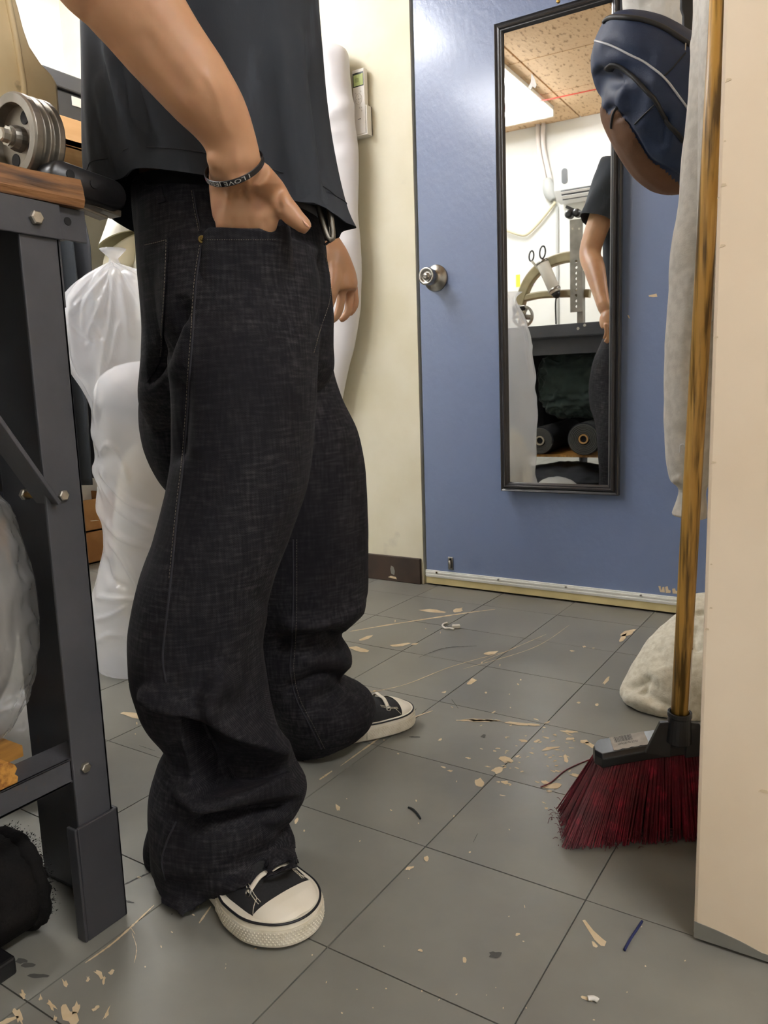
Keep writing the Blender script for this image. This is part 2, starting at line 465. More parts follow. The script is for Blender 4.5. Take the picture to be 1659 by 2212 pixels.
# fluorescent ceiling lamps
m_tube = emit('fluorescent_tube', 'f6f8ff', TUBE_POWER)
m_lamp = mat('lamp_enamel', 'f4efe0', .35)
def lamp(x, y, label, m_tube=m_tube):
    t = thing('ceiling_lamp', label, 'lamp', (x, y, 2.33), 'fluorescent ceiling lamps')
    MB().box((x - .22, y - .62, 2.375), (x + .22, y + .62, 2.4)).build('housing', m_lamp, t, bevel=.004)
    for s in (-1, 1):
        MB().box((x - .22, y + s * .62 - .01, 2.335), (x + .22, y + s * .62 + .01, 2.378)).build('end_cap', m_lamp, t, bevel=.003)
    for k in range(4):
        xx = x - .165 + k * .11
        MB().tube([(xx, y - .6, 2.352), (xx, y + .6, 2.352)], .013, 8).build('tube', m_tube, t, smooth=True)
    return t
le = mirz(1196, 243, 2.36); print('LAMP', le, mirz(1325, 292, 2.4), mirz(1185, 165, 2.4))
lamp(le[0] - .22, le[1] + .62, 'four-tube fluorescent lamp on the ceiling, reflected at the mirror top')
lamp(1.0, .1, 'four-tube fluorescent lamp on the ceiling right of the partition')
lamp(-2.115, 1.2, 'four-tube fluorescent lamp on the ceiling above the clothes rack')

# blue door with its hardware
dr = thing('door_1', 'blue painted door with round steel knob and long mirror', 'door', (DX0, DOOR_Y, 0), kind='structure')
MB().box((DX0, DOOR_Y, .05), (DX1, DOOR_Y + .04, DH)).build('door_panel', m_door, dr, bevel=.002)
thr = MB()
for k in range(5):   # ribbed aluminium strip
    thr.box((DX0, DOOR_Y - .006 - .002 * (k % 2), .029 + k * .0046), (DX1, DOOR_Y + .02, .029 + (k + 1) * .0046))
thr = thr.build('threshold_strip', m_alu, dr, bevel=.0006)
kb = MB().box((DX0, DOOR_Y - .003, .006), (DX1, DOOR_Y + .03, .029)).build('kick_board', m_kick, dr, bevel=.001)
for u, v in [(943, 1237), (1076, 1252), (1222, 1268), (1384, 1286)]:
    p = at_y(u, v, DOOR_Y - .009)
    MB().lathe(p, (0, -1, 0), [(0, .0035), (.002, .003), (.0026, .001)], 10).build('screw', mat('screw_dark', '5b4a33', .4, metal=.8) if u < 1000 else m_steel, thr, smooth=True)
# chips of missing paint
def flat_chip(poly, y, parent, m=m_tan, name='paint_chip'):
    MB().prism([at_y(u, v, y) for u, v in poly], (0, .001, 0)).build(name, m, parent)
yb = DOOR_Y - .0006
flat_chip([(1422, 1266), (1427, 1266), (1428, 1276), (1431, 1268), (1435, 1268), (1436, 1280), (1426, 1279)], yb, dr)
flat_chip([(1437, 1268), (1442, 1266), (1444, 1274), (1449, 1276), (1448, 1281), (1438, 1281)], yb, dr)
flat_chip([(1452, 1272), (1458, 1271), (1460, 1277), (1466, 1276), (1467, 1283), (1453, 1282)], yb, dr)
flat_chip([(1401, 638), (1410, 636), (1418, 634), (1420, 641), (1411, 642), (1402, 641)], yb, dr)
flat_chip([(1355, 680), (1358, 681), (1361, 688), (1358, 687)], yb, dr)
# knob
kc = at_y(942, 601, DOOR_Y)
kn = MB().lathe(kc, (0, -1, 0), [(0, .0405), (.004, .0405), (.007, .037), (.012, .026), (.016, .018), (.022, .016), (.026, .0165)], 40).build('door_knob', m_steel, dr, smooth=True)
MB().lathe(kc + np.array((0, -.024, 0)), (0, -1, 0), [(0, .017), (.002, .0225), (.012, .0245), (.032, .0262), (.039, .0265), (.041, .025), (.0395, .019), (.036, .015), (.0355, .0105), (.044, .0095), (.0455, .007), (.0455, 0.0005)], 40).build('grip', m_steel, kn, smooth=True)
MB().box(kc + np.array((-.0065, -.071, -.001)), kc + np.array((.0065, -.0692, .001))).build('turn_slot', m_black, kn)
MB().lathe(kc + np.array((.027, -.0065, -.001)), (0, -1, 0), [(0, .0035), (.0035, .0035)], 12).build('screw_hole', m_black, kn)
# little bolt at the bottom left
bc = at_y(974, 1216, DOOR_Y)
bo = MB().box(bc + np.array((-.009, -.004, -.022)), bc + np.array((.009, 0, .02))).build('bolt_plate', m_steel, dr, bevel=.001)
MB().lathe(bc + np.array((0, -.008, -.002)), (0, 0, -1), [(-.012, .005), (.014, .005)], 12).build('bolt_pin', m_steel, bo, smooth=True)
for dz in (-.013, .013):
    MB().lathe(bc + np.array((0, -.004, dz)), (0, -1, 0), [(0, .0035), (.002, .003)], 10).build('screw', m_black, bo, smooth=True)

# mirror in its black frame
MX0, MX1, MZ0, MZ1 = -.965, -.612, .331, 1.634
mi = thing('wall_mirror', 'tall mirror in a ridged black frame screwed to the blue door', 'mirror', ((MX0 + MX1) / 2, DOOR_Y, MZ0))
m_frame = mat('mirror_frame_black', '1b1b1d', .3, c2='232327', scale=30, spec=.6)
mm = bpy.data.materials.new('mirror_glass'); mm.use_nodes = True
b_ = mm.node_tree.nodes['Principled BSDF']; b_.inputs['Metallic'].default_value = 1; b_.inputs['Roughness'].default_value = .015; b_.inputs['Base Color'].default_value = (.9, .92, .9, 1)
prof = [(0, 0), (0, .018), (.003, .022), (.006, .02), (.009, .019), (.013, .026), (.018, .028), (.021, .024), (.0235, .024), (.027, .020), (.029, .017), (.029, 0)]   # inward, proud of the door
corn = [(MX0, MZ0, 1, 1), (MX1, MZ0, -1, 1), (MX1, MZ1, -1, -1), (MX0, MZ1, 1, -1)]
for k in range(4):
    A, B = corn[k], corn[(k + 1) % 4]
    r0 = [(A[0] + A[2] * i, DOOR_Y - h, A[1] + A[3] * i) for i, h in prof]; r1 = [(B[0] + B[2] * i, DOOR_Y - h, B[1] + B[3] * i) for i, h in prof]
    MB().loft([r0, r1]).build('frame_rail', m_frame, mi)
MB().box((MX0 + .022, DOOR_Y - .016, MZ0 + .022), (MX1 - .022, DOOR_Y - .004, MZ1 - .022)).build('mirror_pane', mm, mi)
for u, v in [(1214, 13), (1211, 1062)]:
    p = at_y(u, v, DOOR_Y - .002)
    MB().lathe(p, (0, -1, 0), [(0, .005), (.004, .005), (.006, .003)], 12).build('screw', m_brass, mi, smooth=True)
tp_ = [at_y(u, v, DOOR_Y - .0172) for u, v in [(1156, 166), (1162, 176), (1166, 190), (1163, 197), (1158, 193), (1154, 200), (1148, 196), (1154, 184)]]
MB().prism(tp_, (0, .0008, 0)).build('tape_scrap', mat('clear_tape', 'e8e6df', .2), mi)
mi.rotation_euler = (MIR_TILT, 0, MIR_YAW); mi.location.y -= .008

# air conditioner remote in its wall holder
rp = at_y(781, 222, DOOR_Y)
rx0, rx1 = at_y(765, 222, DOOR_Y - .02)[0], at_y(791, 222, DOOR_Y - .02)[0]
rz1, rz0 = at_y(777, 150, DOOR_Y - .02)[2], at_y(785, 290, DOOR_Y - .02)[2]
m_rem = mat('remote_plastic', 'f1eee6', .4)
rh = thing('remote_holder', 'white plastic wall holder for the remote beside the door', 'holder', ((rx0 + rx1) / 2, DOOR_Y, rz0))
hm = MB()
hz = rz0 + (rz1 - rz0) * .42
hm.box((rx0 - .006, DOOR_Y - .006, rz0 - .004), (rx1 + .008, DOOR_Y, hz)).box((rx0 - .006, DOOR_Y - .03, rz0 - .004), (rx0 - .002, DOOR_Y, hz)).box((rx1 + .004, DOOR_Y - .03, rz0 - .004), (rx1 + .008, DOOR_Y, hz)).box((rx0 - .006, DOOR_Y - .03, rz0 - .006), (rx1 + .008, DOOR_Y, rz0 - .002))
hm.build('cradle', m_rem, rh, bevel=.001)
re_ = thing('remote_control', 'white air conditioner remote with green screen in its wall holder', 'remote', ((rx0 + rx1) / 2, DOOR_Y - .02, rz0))
MB().box((rx0, DOOR_Y - .027, rz0 - .001), (rx1, DOOR_Y - .0075, rz1)).build('case', m_rem, re_, bevel=.003, seg=3)
wz = rz1 - rz0
sc = MB().box((rx0 + .003, DOOR_Y - .0276, rz1 - wz * .27), (rx1 - .003, DOOR_Y - .026, rz1 - wz * .055)).build('screen_bezel', mat('bezel', '2b3330', .2), re_)
MB().box((rx0 + .006, DOOR_Y - .0279, rz1 - wz * .255), (rx1 - .0045, DOOR_Y - .027, rz1 - wz * .085)).build('screen', mat('lcd', 'bfd08a', .15), sc)
seg = MB()
for k, (dx, ww) in enumerate([(.0115, .001), (.0145, .004), (.02, .004)]):
    for dz in (0, .006):
        seg.box((rx0 + dx, DOOR_Y - .0281, rz1 - wz * .2 + dz), (rx0 + dx + .001, DOOR_Y - .0278, rz1 - wz * .2 + dz + .005))
        if ww > .002: seg.box((rx0 + dx + .003, DOOR_Y - .0281, rz1 - wz * .2 + dz), (rx0 + dx + .004, DOOR_Y - .0278, rz1 - wz * .2 + dz + .005))
    if ww > .002:
        for dz in (0, .0055, .011): seg.box((rx0 + dx, DOOR_Y - .0281, rz1 - wz * .2 + dz), (rx0 + dx + .004, DOOR_Y - .0278, rz1 - wz * .2 + dz + .0008))
seg.build('digits', mat('lcd_digit', '4d5a38', .3), sc)
m_btn = mat('button_grey', 'cfcbc0', .5)
cxr = (rx0 + rx1) / 2
ring = MB()
ri = [(cxr + .0125 * math.cos(a), DOOR_Y - .0274, rz1 - wz * .46 + .0155 * math.sin(a)) for a in np.linspace(0, 2 * math.pi, 25)]
ring.tube(ri, .0006, 6).build('button_ring', m_btn, re_)
for dx, dz, r in [(.0, 0, .003), (0, .009, .0018), (0, -.009, .0018), (.008, 0, .0018), (-.008, 0, .0018), (.009, .021, .0022), (-.011, .019, .0015), (.002, -.026, .002), (.01, -.026, .002), (.01, -.036, .002), (-.011, -.004, .0015)]:
    MB().lathe((cxr + dx, DOOR_Y - .0268, rz1 - wz * .46 + dz), (0, -1, 0), [(0, r), (.0008, r)], 10).build('button', m_btn, re_)
MB().box((cxr - .006, DOOR_Y - .0273, rz0 + wz * .23), (cxr + .006, DOOR_Y - .0269, rz0 + wz * .24)).build('logo', mat('logo_grey', '6a655c', .5), re_)
# ================================================================ LEFT: WORK TABLE, MACHINE, THINGS UNDER IT
m_gun = mat('grey_steel_paint', '3f4044', .45, c2='47474b', scale=12, c3='57483c', c3scale=30, c3lo=.68, c3hi=.78, bump=.1, bscale=150, spec=.4)
m_bolt = mat('bolt_zinc', 'c9c5ba', .35, metal=.9, c2='a09a8c', scale=60)
m_woodtop = mat('worn_wood', '7d5530', .6, c2='35241a', scale=18, stretch=(1.5, .4, 4), lo=.42, hi=.6, bump=.6, bscale=40, bdist=.004)
m_cream = mat('machine_cream', 'efdfb6', .45, c2='e2cd9f', scale=10, c3='6e5a3a', c3scale=22, c3lo=.66, c3hi=.74, bump=.15, bscale=40)
m_cast = mat('cast_grey', '9a958c', .4, metal=.85, c2='7d786f', scale=25)
m_blackp = mat('black_plastic', '131315', .38, c2='1a1a1c', scale=40, bump=.05, bscale=300)
TX, TY = -.77, .55
tb = thing('work_table', 'heavy grey steel work table with a worn wooden top at the left edge', 'table', (-1.13, -.2, 0))
def leg(sx, sy, x, y, nm='leg', w=.155):
    b = MB()
    # angle iron: narrow flange along the side, wide flange across the end
    xa, xb = (x - w, x) if sx > 0 else (x, x + w)
    b.box((xa, min(y, y - sy * .004), .01), (xb, max(y, y - sy * .004), .852))
    ya, yb2 = sorted((y, y - sy * .047))
    xc = sorted((x, x - sx * .004))
    b.box((xc[0], ya, .01), (xc[1], yb2, .852))
    return b.build(nm, m_gun, tb, bevel=.0012)
lg = leg(1, 1, TX, TY); leg(-1, 1, -1.58, TY, w=.045); leg(1, -1, TX, -.95); leg(-1, -1, -1.58, -.95, w=.045)
# foot sleeve round the near leg: C profile with rolled edge
for (x, y, sx, sy) in ((TX, TY, 1, 1), (-1.58, TY, -1, 1)):
    b = MB(); wv = .16 if sx > 0 else .05
    X_ = lambda q: x + sx * q
    Yy = lambda q: y + sy * q
    def bx(x0, x1, y0, y1, z0, z1):
        xs = sorted((X_(x0), X_(x1))); ys = sorted((Yy(y0), Yy(y1))); b.box((xs[0], ys[0], z0), (xs[1], ys[1], z1))
    bx(.0005, .0045, -.052, .005, 0, .146); bx(-wv, .0045, .001, .005, 0, .146); bx(-.012, .0045, -.056, -.052, 0, .146)
    b.build('foot_sleeve', mat('sleeve_steel', '37373b', .5, c2='2f2f33', scale=9, c3='7a766f', c3scale=40, c3lo=.72, c3hi=.76), tb, bevel=.0015)
def hexbolt(p, ax, r=.0085, h=.007, par=None):
    return MB().lathe(p, ax, [(0, r), (h * .8, r), (h, r * .8)], 6).build('bolt', m_bolt, par or tb)
for u, v in [(183, 1657), (135, 1070)]: hexbolt(at_x(u, v, TX), (1, 0, 0), .0062, .005)
# aprons, end plates, rails and diagonal brace
ap = MB().box((TX, -.98, .816), (TX + .004, .552, .853)).box((TX - .05, -.98, .849), (TX, .552, .853)).build('side_apron', m_gun, tb, bevel=.001)
hexbolt(at_x(76, 471, TX + .004), (1, 0, 0), .0075, .006)
ep = MB().box((TX - .006, .5535, .818), (TX - .002, .588, .853)).build('end_plate', m_gun, tb, bevel=.001)
MB().lathe(at_x(146, 478, TX - .002), (1, 0, 0), [(0, .0045), (.0006, .0045)], 14).build('bolt_hole', m_black, ep)
ea = MB().box((-1.585, .552, .745), (TX - .006, .556, .83)).box((-1.585, .556, .825), (TX - .006, .585, .853)).build('end_apron', m_gun, tb, bevel=.001)
for u, v in [(1275, 721), (1267, 703), (1253, 710)]:
    hexbolt(np.array((mir(u, v, .556)[0], .556 if v > 715 else .585, mir(u, v, .556)[2])), (0, 1, 0), .008, .006)
MB().box((-1.585, .586, .83), (-.95, .590, .887)).build('end_edging', m_gun, tb, bevel=.001)
MB().box((-1.585, -.98, .816), (-1.581, .552, .853)).build('side_apron', m_gun, tb)
MB().box((TX - .052, -.9, .199), (TX - .0045, .546, .203)).box((TX - .0085, -.9, .199), (TX - .0045, .503, .229)).box((TX - .052, -.9, .226), (TX - .0045, .545, .229)).build('lower_rail', m_gun, tb, bevel=.001)
MB().box((-1.575, -.9, .199), (-1.52, .546, .229)).build('lower_rail', m_gun, tb, bevel=.001)
br = MB()
br.bar((TX - .009, .512, .53), (TX - .009, .335, .82), .005, .042, up=(1, 0, 0)).build('brace', m_gun, tb, bevel=.001)
MB().bar((-.92, .545, .50), (-.92, .345, .83), .004, .04, up=(1, 0, 0)).build('brace', m_gun, tb, bevel=.001)
bt = hexbolt(at_x(52, 1068, -.85), (1, 0, 0), .007, .006); MB().lathe(at_x(52, 1068, -.85) + np.array((.006, 0, 0)), (1, 0, 0), [(0, .004), (.02, .004)], 10).build('bolt_shank', m_brass, tb, smooth=True)
# wooden top: uneven worn edge, plank by plank
rr = random.Random(5)
for k, (x0, x1) in enumerate([(-1.585, -1.27), (-1.269, -1.02), (-1.019, -.762)]):
    n = 26; top = []; rings = []
    for i in range(n):
        y = -.98 + (1.565) * i / (n - 1) - (.004 if i == n - 1 else 0)
        e = rr.uniform(-.003, .002)
        z0, z1 = .8535, .884 + rr.uniform(-.002, .001)
        xr = x1 + (e if k == 2 else 0)
        rings.append([(x0, y, z0), (xr - .003, y, z0), (xr, y, z0 + .008), (xr + rr.uniform(-.003, 0), y, z1 - .01), (xr - .005, y, z1), (x0, y, z1)])
    MB().loft(rings).build('top_plank', m_woodtop, tb, smooth=False)
# shelf of the table
MB().box((-1.54, -.9, .2295), (-.83, .48, .243)).build('shelf_board', mat('shelf_orange_wood', 'b9863f', .6, c2='8f6228', scale=15, stretch=(4, .5, 4)), tb)

# black handle plate clamped to the table end, its steel clip below
hd = thing('clamp_handle', 'black plastic handle plate with two screw holes on the table corner', 'handle', (-.8, .6, .86))
p0, p1 = at_x(118, 385, -.785), at_x(235, 425, -.785)
ax = p1 - p0; L = np.linalg.norm(ax); ax /= L
upv = np.array((0, 0, 1.0)) - ax * ax[2]; upv /= np.linalg.norm(upv); sd = np.cross(ax, upv)
def capsule(c, ax, up, sd, hl, r, t, n=10):
    pts = [(hl * .0 + (hl) + r * math.cos(a), r * math.sin(a)) for a in np.linspace(-math.pi / 2, math.pi / 2, n)] + [(-hl + r * math.cos(a), r * math.sin(a)) for a in np.linspace(math.pi / 2, 3 * math.pi / 2, n)]
    rings = []
    for s, k in ((-t, .82), (-t * .75, .96), (-t * .3, 1), (t * .3, 1), (t * .75, .96), (t, .82)):
        rings.append([c + ax * (x if abs(x) < hl else math.copysign(hl + (abs(x) - hl) * k, x)) + up * y * k + sd * s for x, y in pts])
    return rings
cc = (p0 + p1) / 2
MB().loft(capsule(cc, ax, upv, sd, L / 2 - .002, .0175, .016)).build('grip_plate', m_blackp, hd, smooth=True)
MB().loft(capsule(cc - ax * .02 + np.array((-.03, 0, -.006)), ax, upv, sd, L / 2 - .015, .014, .012)).build('back_plate', m_blackp, hd, smooth=True)
for u, v in [(152, 377), (203, 397)]:
    q = at_x(u, v, -.785 + .0165)
    MB().lathe(q - np.array((.006, 0, 0)), (1, 0, 0), [(0, .0052), (.0068, .0052)], 14).build('screw_hole', m_black, hd)
clip = MB()
c2 = at_x(205, 447, -.79)
clip.bar(c2 + np.array((0, -.035, .006)), c2 + np.array((0, .03, -.004)), .02, .008).bar(c2 + np.array((0, -.03, -.004)), c2 + np.array((0, .012, -.011)), .016, .004)
clip.build('steel_clip', m_cast, hd, bevel=.0015)

# ------------------------------------------------ the machine on the table
mc = thing('leather_machine', 'cream cast iron machine with grey pulley wheel on the wooden table top', 'machine', (-.95, .4, .884))
# cream column: outline traced as a casting .07 thick, standing on the top
YC = .545
out = [(-120, 350), (-110, 120), (-70, -60), (20, -60), (38, 0), (52, 55), (66, 95), (92, 135), (120, 165), (130, 185), (134, 240), (139, 300), (142, 352)]
P = [at_x(u, v, -.885) for u, v in out]
cen = np.mean(P, axis=0)
rings = []
for s, k in ((.045, .86), (.042, .95), (.034, 1), (-.034, 1), (-.045, .92)):
    rings.append([cen + (p - cen) * k + np.array((s, 0, 0)) for p in P])
rings = [[np.array((q[0] - .045, q[1], max(q[2], .886))) for q in r] for r in rings]
MB().loft(rings).build('column', m_cream, mc, bevel=.002)
rib = [(-60, 330), (-30, 215), (10, 120), (28, 40), (12, -60)]
MB().tube(spline([at_x(u, v, -.884) for u, v in [(52, 345), (52, 205), (42, 130), (30, 60), (5, -60)]], 24), .004, 8).build('casting_rib', m_cream, mc, smooth=True)
# pulley: axis along the table, dished web with holes, twin grooved rim
pc = np.array((-.826, .541, .9315))
wp = MB()
wl = [(0, .0445), (.002, .0465), (.010, .0465), (.0125, .041), (.016, .041), (.0185, .0465), (.021, .0465), (.0225, .041), (.027, .041), (.0295, .0465), (.036, .0465), (.038, .0445)]
def ringwall(mb, c, prof, inner, n=48):
    R = [[c + np.array((r * math.cos(2 * math.pi * k / n), h, r * math.sin(2 * math.pi * k / n))) for k in range(n)] for h, r in prof]
    Ri = [[c + np.array((inner * math.cos(2 * math.pi * k / n), h, inner * math.sin(2 * math.pi * k / n))) for k in range(n)] for h in (prof[-1][0], prof[0][0])]
    mb.loft(R + Ri + [R[0]], False, False)
ringwall(wp, pc, wl, .035)
wh = wp.build('pulley_rim', m_cast, mc, smooth=False, bevel=.0006)
MB().lathe(pc + np.array((0, .012, 0)), (0, 1, 0), [(0, .0352), (.014, .0352)], 40).build('pulley_web', m_cast, wh)
for a in (60, 150, 240, 330):
    q = pc + np.array((.0235 * math.cos(math.radians(a)), .0116, .0235 * math.sin(math.radians(a))))
    MB().lathe(q, (0, -1, 0), [(0, .0072), (.0004, .0072)], 16).build('web_hole', m_black, wh)
MB().lathe(pc + np.array((0, .012, 0)), (0, -1, 0), [(0, .014), (.006, .0135), (.012, .0115)], 20).build('hub', m_cast, wh, smooth=False)
MB().lathe(pc + np.array((0, .0, 0)), (0, -1, 0), [(0, .0085), (.003, .0085), (.0032, .0105), (.0045, .0105), (.0047, .008), (.011, .0075), (.0125, .006)], 8).build('hub_nut', m_bolt, wh)
MB().tube([pc + np.array((0, .02, 0)), pc + np.array((0, .055, 0.0)), pc + np.array((-.09, .058, 0))], .009, 12).build('axle', m_cast, mc, smooth=True)

# parts of the machine that only the mirror shows: arched frame, drilled upright, wheel
YM = .30
m_arch = mat('arch_shaded_cream', '9c9170', .45, c2='877c5c', scale=14)  # cream machine paint, its backlit shade put into the colour
def marc(pts, hw, ht, nm, m=m_arch):
    C = spline([mir(u, v, YM) for u, v in pts], 30); rings = []
    for i, p in enumerate(C):
        t = C[min(i + 1, len(C) - 1)] - C[max(i - 1, 0)]; t[1] = 0; t /= np.linalg.norm(t); nrm = np.array((-t[2], 0, t[0])); y = np.array((0, 1.0, 0))
        w_ = hw[0] + (hw[1] - hw[0]) * i / (len(C) - 1)
        rings.append([p + nrm * w_ + y * ht, p + nrm * (w_ - .006) + y * (ht + .006), p - nrm * (w_ - .006) + y * (ht + .006), p - nrm * w_ + y * ht, p - nrm * w_ - y * ht, p + nrm * w_ - y * ht])
    return MB().loft(rings).build(nm, m, mc, bevel=.002)
marc([(1121, 668), (1131, 633), (1146, 602), (1170, 577), (1200, 562), (1232, 555), (1275, 556), (1310, 575)], (.026, .026), .02, 'arch_frame')
marc([(1132, 645), (1170, 637), (1230, 634), (1275, 634)], (.017, .02), .018, 'arch_foot_bar')
MB().tube(spline([mir(1128, 660, YM), mir(1122, 672, YM), mir(1130, 690, YM) + np.array((0, 0, -.02))], 10), .02, 10).build('arch_foot', m_cream, mc, smooth=True)
# drilled steel upright
m_gst = mat('upright_steel', '8b8880', .4, metal=.6, c2='75726b', scale=20)
pa, pb = mir(1245, 474, YM + .05), mir(1245, 674, YM + .05)
w2 = abs(mir(1258, 570, YM + .05)[0] - mir(1231, 570, YM + .05)[0]) / 2
zc = pa[0]; ztop, zbot = pa[2], max(pb[2], .886)
holes = [mir(1244, v, YM + .05)[2] for v in (565, 578, 590, 602, 614, 626, 638, 650, 662)]
def holed_plate(cx, y, z0, z1, hw, hs, r, th):
    b = MB(); cut = [z0]
    for a_, c_ in zip(hs[:-1], hs[1:]): cut.append((a_ + c_) / 2)
    zs = sorted(hs); edges = [z0] + [(a_ + c_) / 2 for a_, c_ in zip(zs[:-1], zs[1:])] + [zs[-1] + (zs[-1] - zs[-2]) / 2]
    b.box((cx - hw, y - th, edges[-1]), (cx + hw, y + th, z1))
    for h, e0, e1 in zip(zs, edges[:-1], edges[1:]):
        o8 = [(hw, 0), (hw, .5), (0, .5), (-hw, .5), (-hw, 0), (-hw, -.5), (0, -.5), (hw, -.5)]
        O = lambda yy: [(cx + a_, yy, (h if c_ == 0 else (e1 if c_ > 0 else e0))) for a_, c_ in o8]
        I = lambda yy: [(cx + r * math.cos(math.radians(45 * k)), yy, h + r * math.sin(math.radians(45 * k))) for k in range(8)]
        R = [O(y - th), O(y + th), I(y + th), I(y - th), O(y - th)]
        b.loft(R, False, False)
    return b
up_ = holed_plate(zc, YM + .05, zbot, ztop, w2, holes, .0075, .006).build('drilled_upright', m_gst, mc)
for u in (1237, 1251):
    q = mir(u, 494, YM + .057); MB().lathe(q - np.array((0, .001, 0)), (0, 1, 0), [(0, .005), (.0008, .005)], 12).build('bolt', m_bolt, up_)
cl = MB()
for u, v in [(1233, 465), (1250, 462)]:
    cl.lathe(mir(u, v, YM + .03), (0, 1, 0), [(0, .02), (.04, .02), (.05, .012)], 16)
cl.bar(mir(1224, 447, YM + .04), mir(1254, 460, YM + .04), .03, .014)
cl.build('clamp_head', m_blackp, mc, bevel=.002)
MB().box((zc - .0, YM, .885), (zc + .03, YM + .044, zbot + .2)).build('upright_foot', m_gst, mc)
# oil cup with the scissors, strapped to the arch
ca, cb = mir(1171, 566, YM + .075), mir(1200, 632, YM + .075)
cupx = cb - ca; cl_ = np.linalg.norm(cupx)
mug = thing('tool_cup', 'white cylinder cup strapped to the machine arch, holding scissors', 'cup', cb)
MB().lathe(cb, -cupx, [(0, .026), (.004, .03), (cl_ * .93, .031), (cl_, .03)], 24).build('cup_body', mat('cup_white', 'dcd8cc', .5), mug, smooth=True)
for f in (.06, .95):
    MB().lathe(cb - cupx * f, -cupx, [(0, .0325), (.012, .0325)], 24).build('strap', m_steel, mug, smooth=True)
MB().lathe(cb, cupx, [(0, .024), (.016, .02), (.03, .008)], 16).build('cup_base', m_blackp, mug, smooth=True)
sc_ = thing('scissors', 'black handled scissors standing in the white cup on the machine', 'scissors', ca)
for (u, v, r_, tl) in ((1148, 553, .020, -1), (1172, 545, .024, 1)):
    c_ = mir(u, v, YM + .075)
    MB().tube([c_ + np.array((r_ * .62 * math.cos(a) + .1 * r_ * math.sin(a), 0, r_ * 1.25 * math.sin(a))) for a in np.linspace(0, 2 * math.pi, 22)], .0042, 8).build('finger_loop', m_blackp, sc_, smooth=True)
    MB().bar(c_ + np.array((.0, 0, -r_ * 1.2)), ca + np.array((tl * .004, 0, -.03)) + cupx * .25, .007, .011).build('blade', m_steel if tl < 0 else m_blackp, sc_)
MB().tube(spline([cb + cupx * .1, mir(1200, 655, YM + .07), mir(1201, 700, YM + .07) + np.array((0, 0, -.0))], 12), .004, 8).build('power_cable', m_blackp, mc, smooth=True)
wcen = mir(1131, 684, YM + .12)
wm2 = MB(); ringwall(wm2, wcen, [(0, .054), (.004, .056), (.018, .056), (.022, .054)], .046)
w3 = wm2.build('wheel_rim', m_cast, mc)
for a in range(0, 360, 60):
    MB().bar(wcen + np.array((0, .011, 0)), wcen + np.array((.05 * math.cos(math.radians(a)), .011, .05 * math.sin(math.radians(a)))), .012, .008, up=(0, 1, 0)).build('spoke', m_cast, w3)
MB().lathe(wcen - np.array((0, .1, 0)), (0, 1, 0), [(0, .014), (.135, .014), (.14, .01)], 16).build('wheel_axle', m_blackp, mc, smooth=True)
MB().bar(wcen + np.array((0, -.02, .02)), mir(1125, 662, YM) + np.array((0, .05, 0)), .02, .02).build('wheel_bracket', m_cast, mc, bevel=.003)
MB().tube([mir(1108, 667, YM + .13), mir(1135, 665, YM + .13)], .014, 12).build('crank_grip', m_blackp, mc, smooth=True)

# ------------------------------------------------ under the table
def lump(name, c, r, mtl, parent=None, seed=0, amp=.12, freq=6, squash=None, n=(48, 32), ridge=0.0, pw=1.0, **kw):
    """soft heap: noisy ellipsoid with a flat base"""
    c = np.array(c, float); r = np.array(r, float)
    th = np.linspace(0, 2 * math.pi, n[0], endpoint=False); ph = np.linspace(.06, math.pi - .06, n[1])
    T, Pp = np.meshgrid(th, ph)
    D = np.stack([np.sin(Pp) * np.cos(T), np.sin(Pp) * np.sin(T), np.cos(Pp)], -1)
    D = np.sign(D) * np.abs(D) ** pw
    nn = fbm(D * r / r.mean() * freq * .35 + seed * 3.7, 4)
    rd = 1 - np.abs(fbm(D * freq * .5 + seed * 1.9 + 5, 2)) * 2.2
    q = c + D * r * (1 + amp * nn + ridge * rd)[..., None]
    if squash is not None: q[..., 2] = np.maximum(q[..., 2], squash + .0005 * 0)
    b = MB().loft([list(x) for x in q], True, True)
    return b.build(name, mtl, parent, smooth=True, **kw)
m_felt = mat('black_felt', '141313', .95, c2='1c1a19', scale=25, bump=.5, bscale=220, bdist=.003, spec=.1)
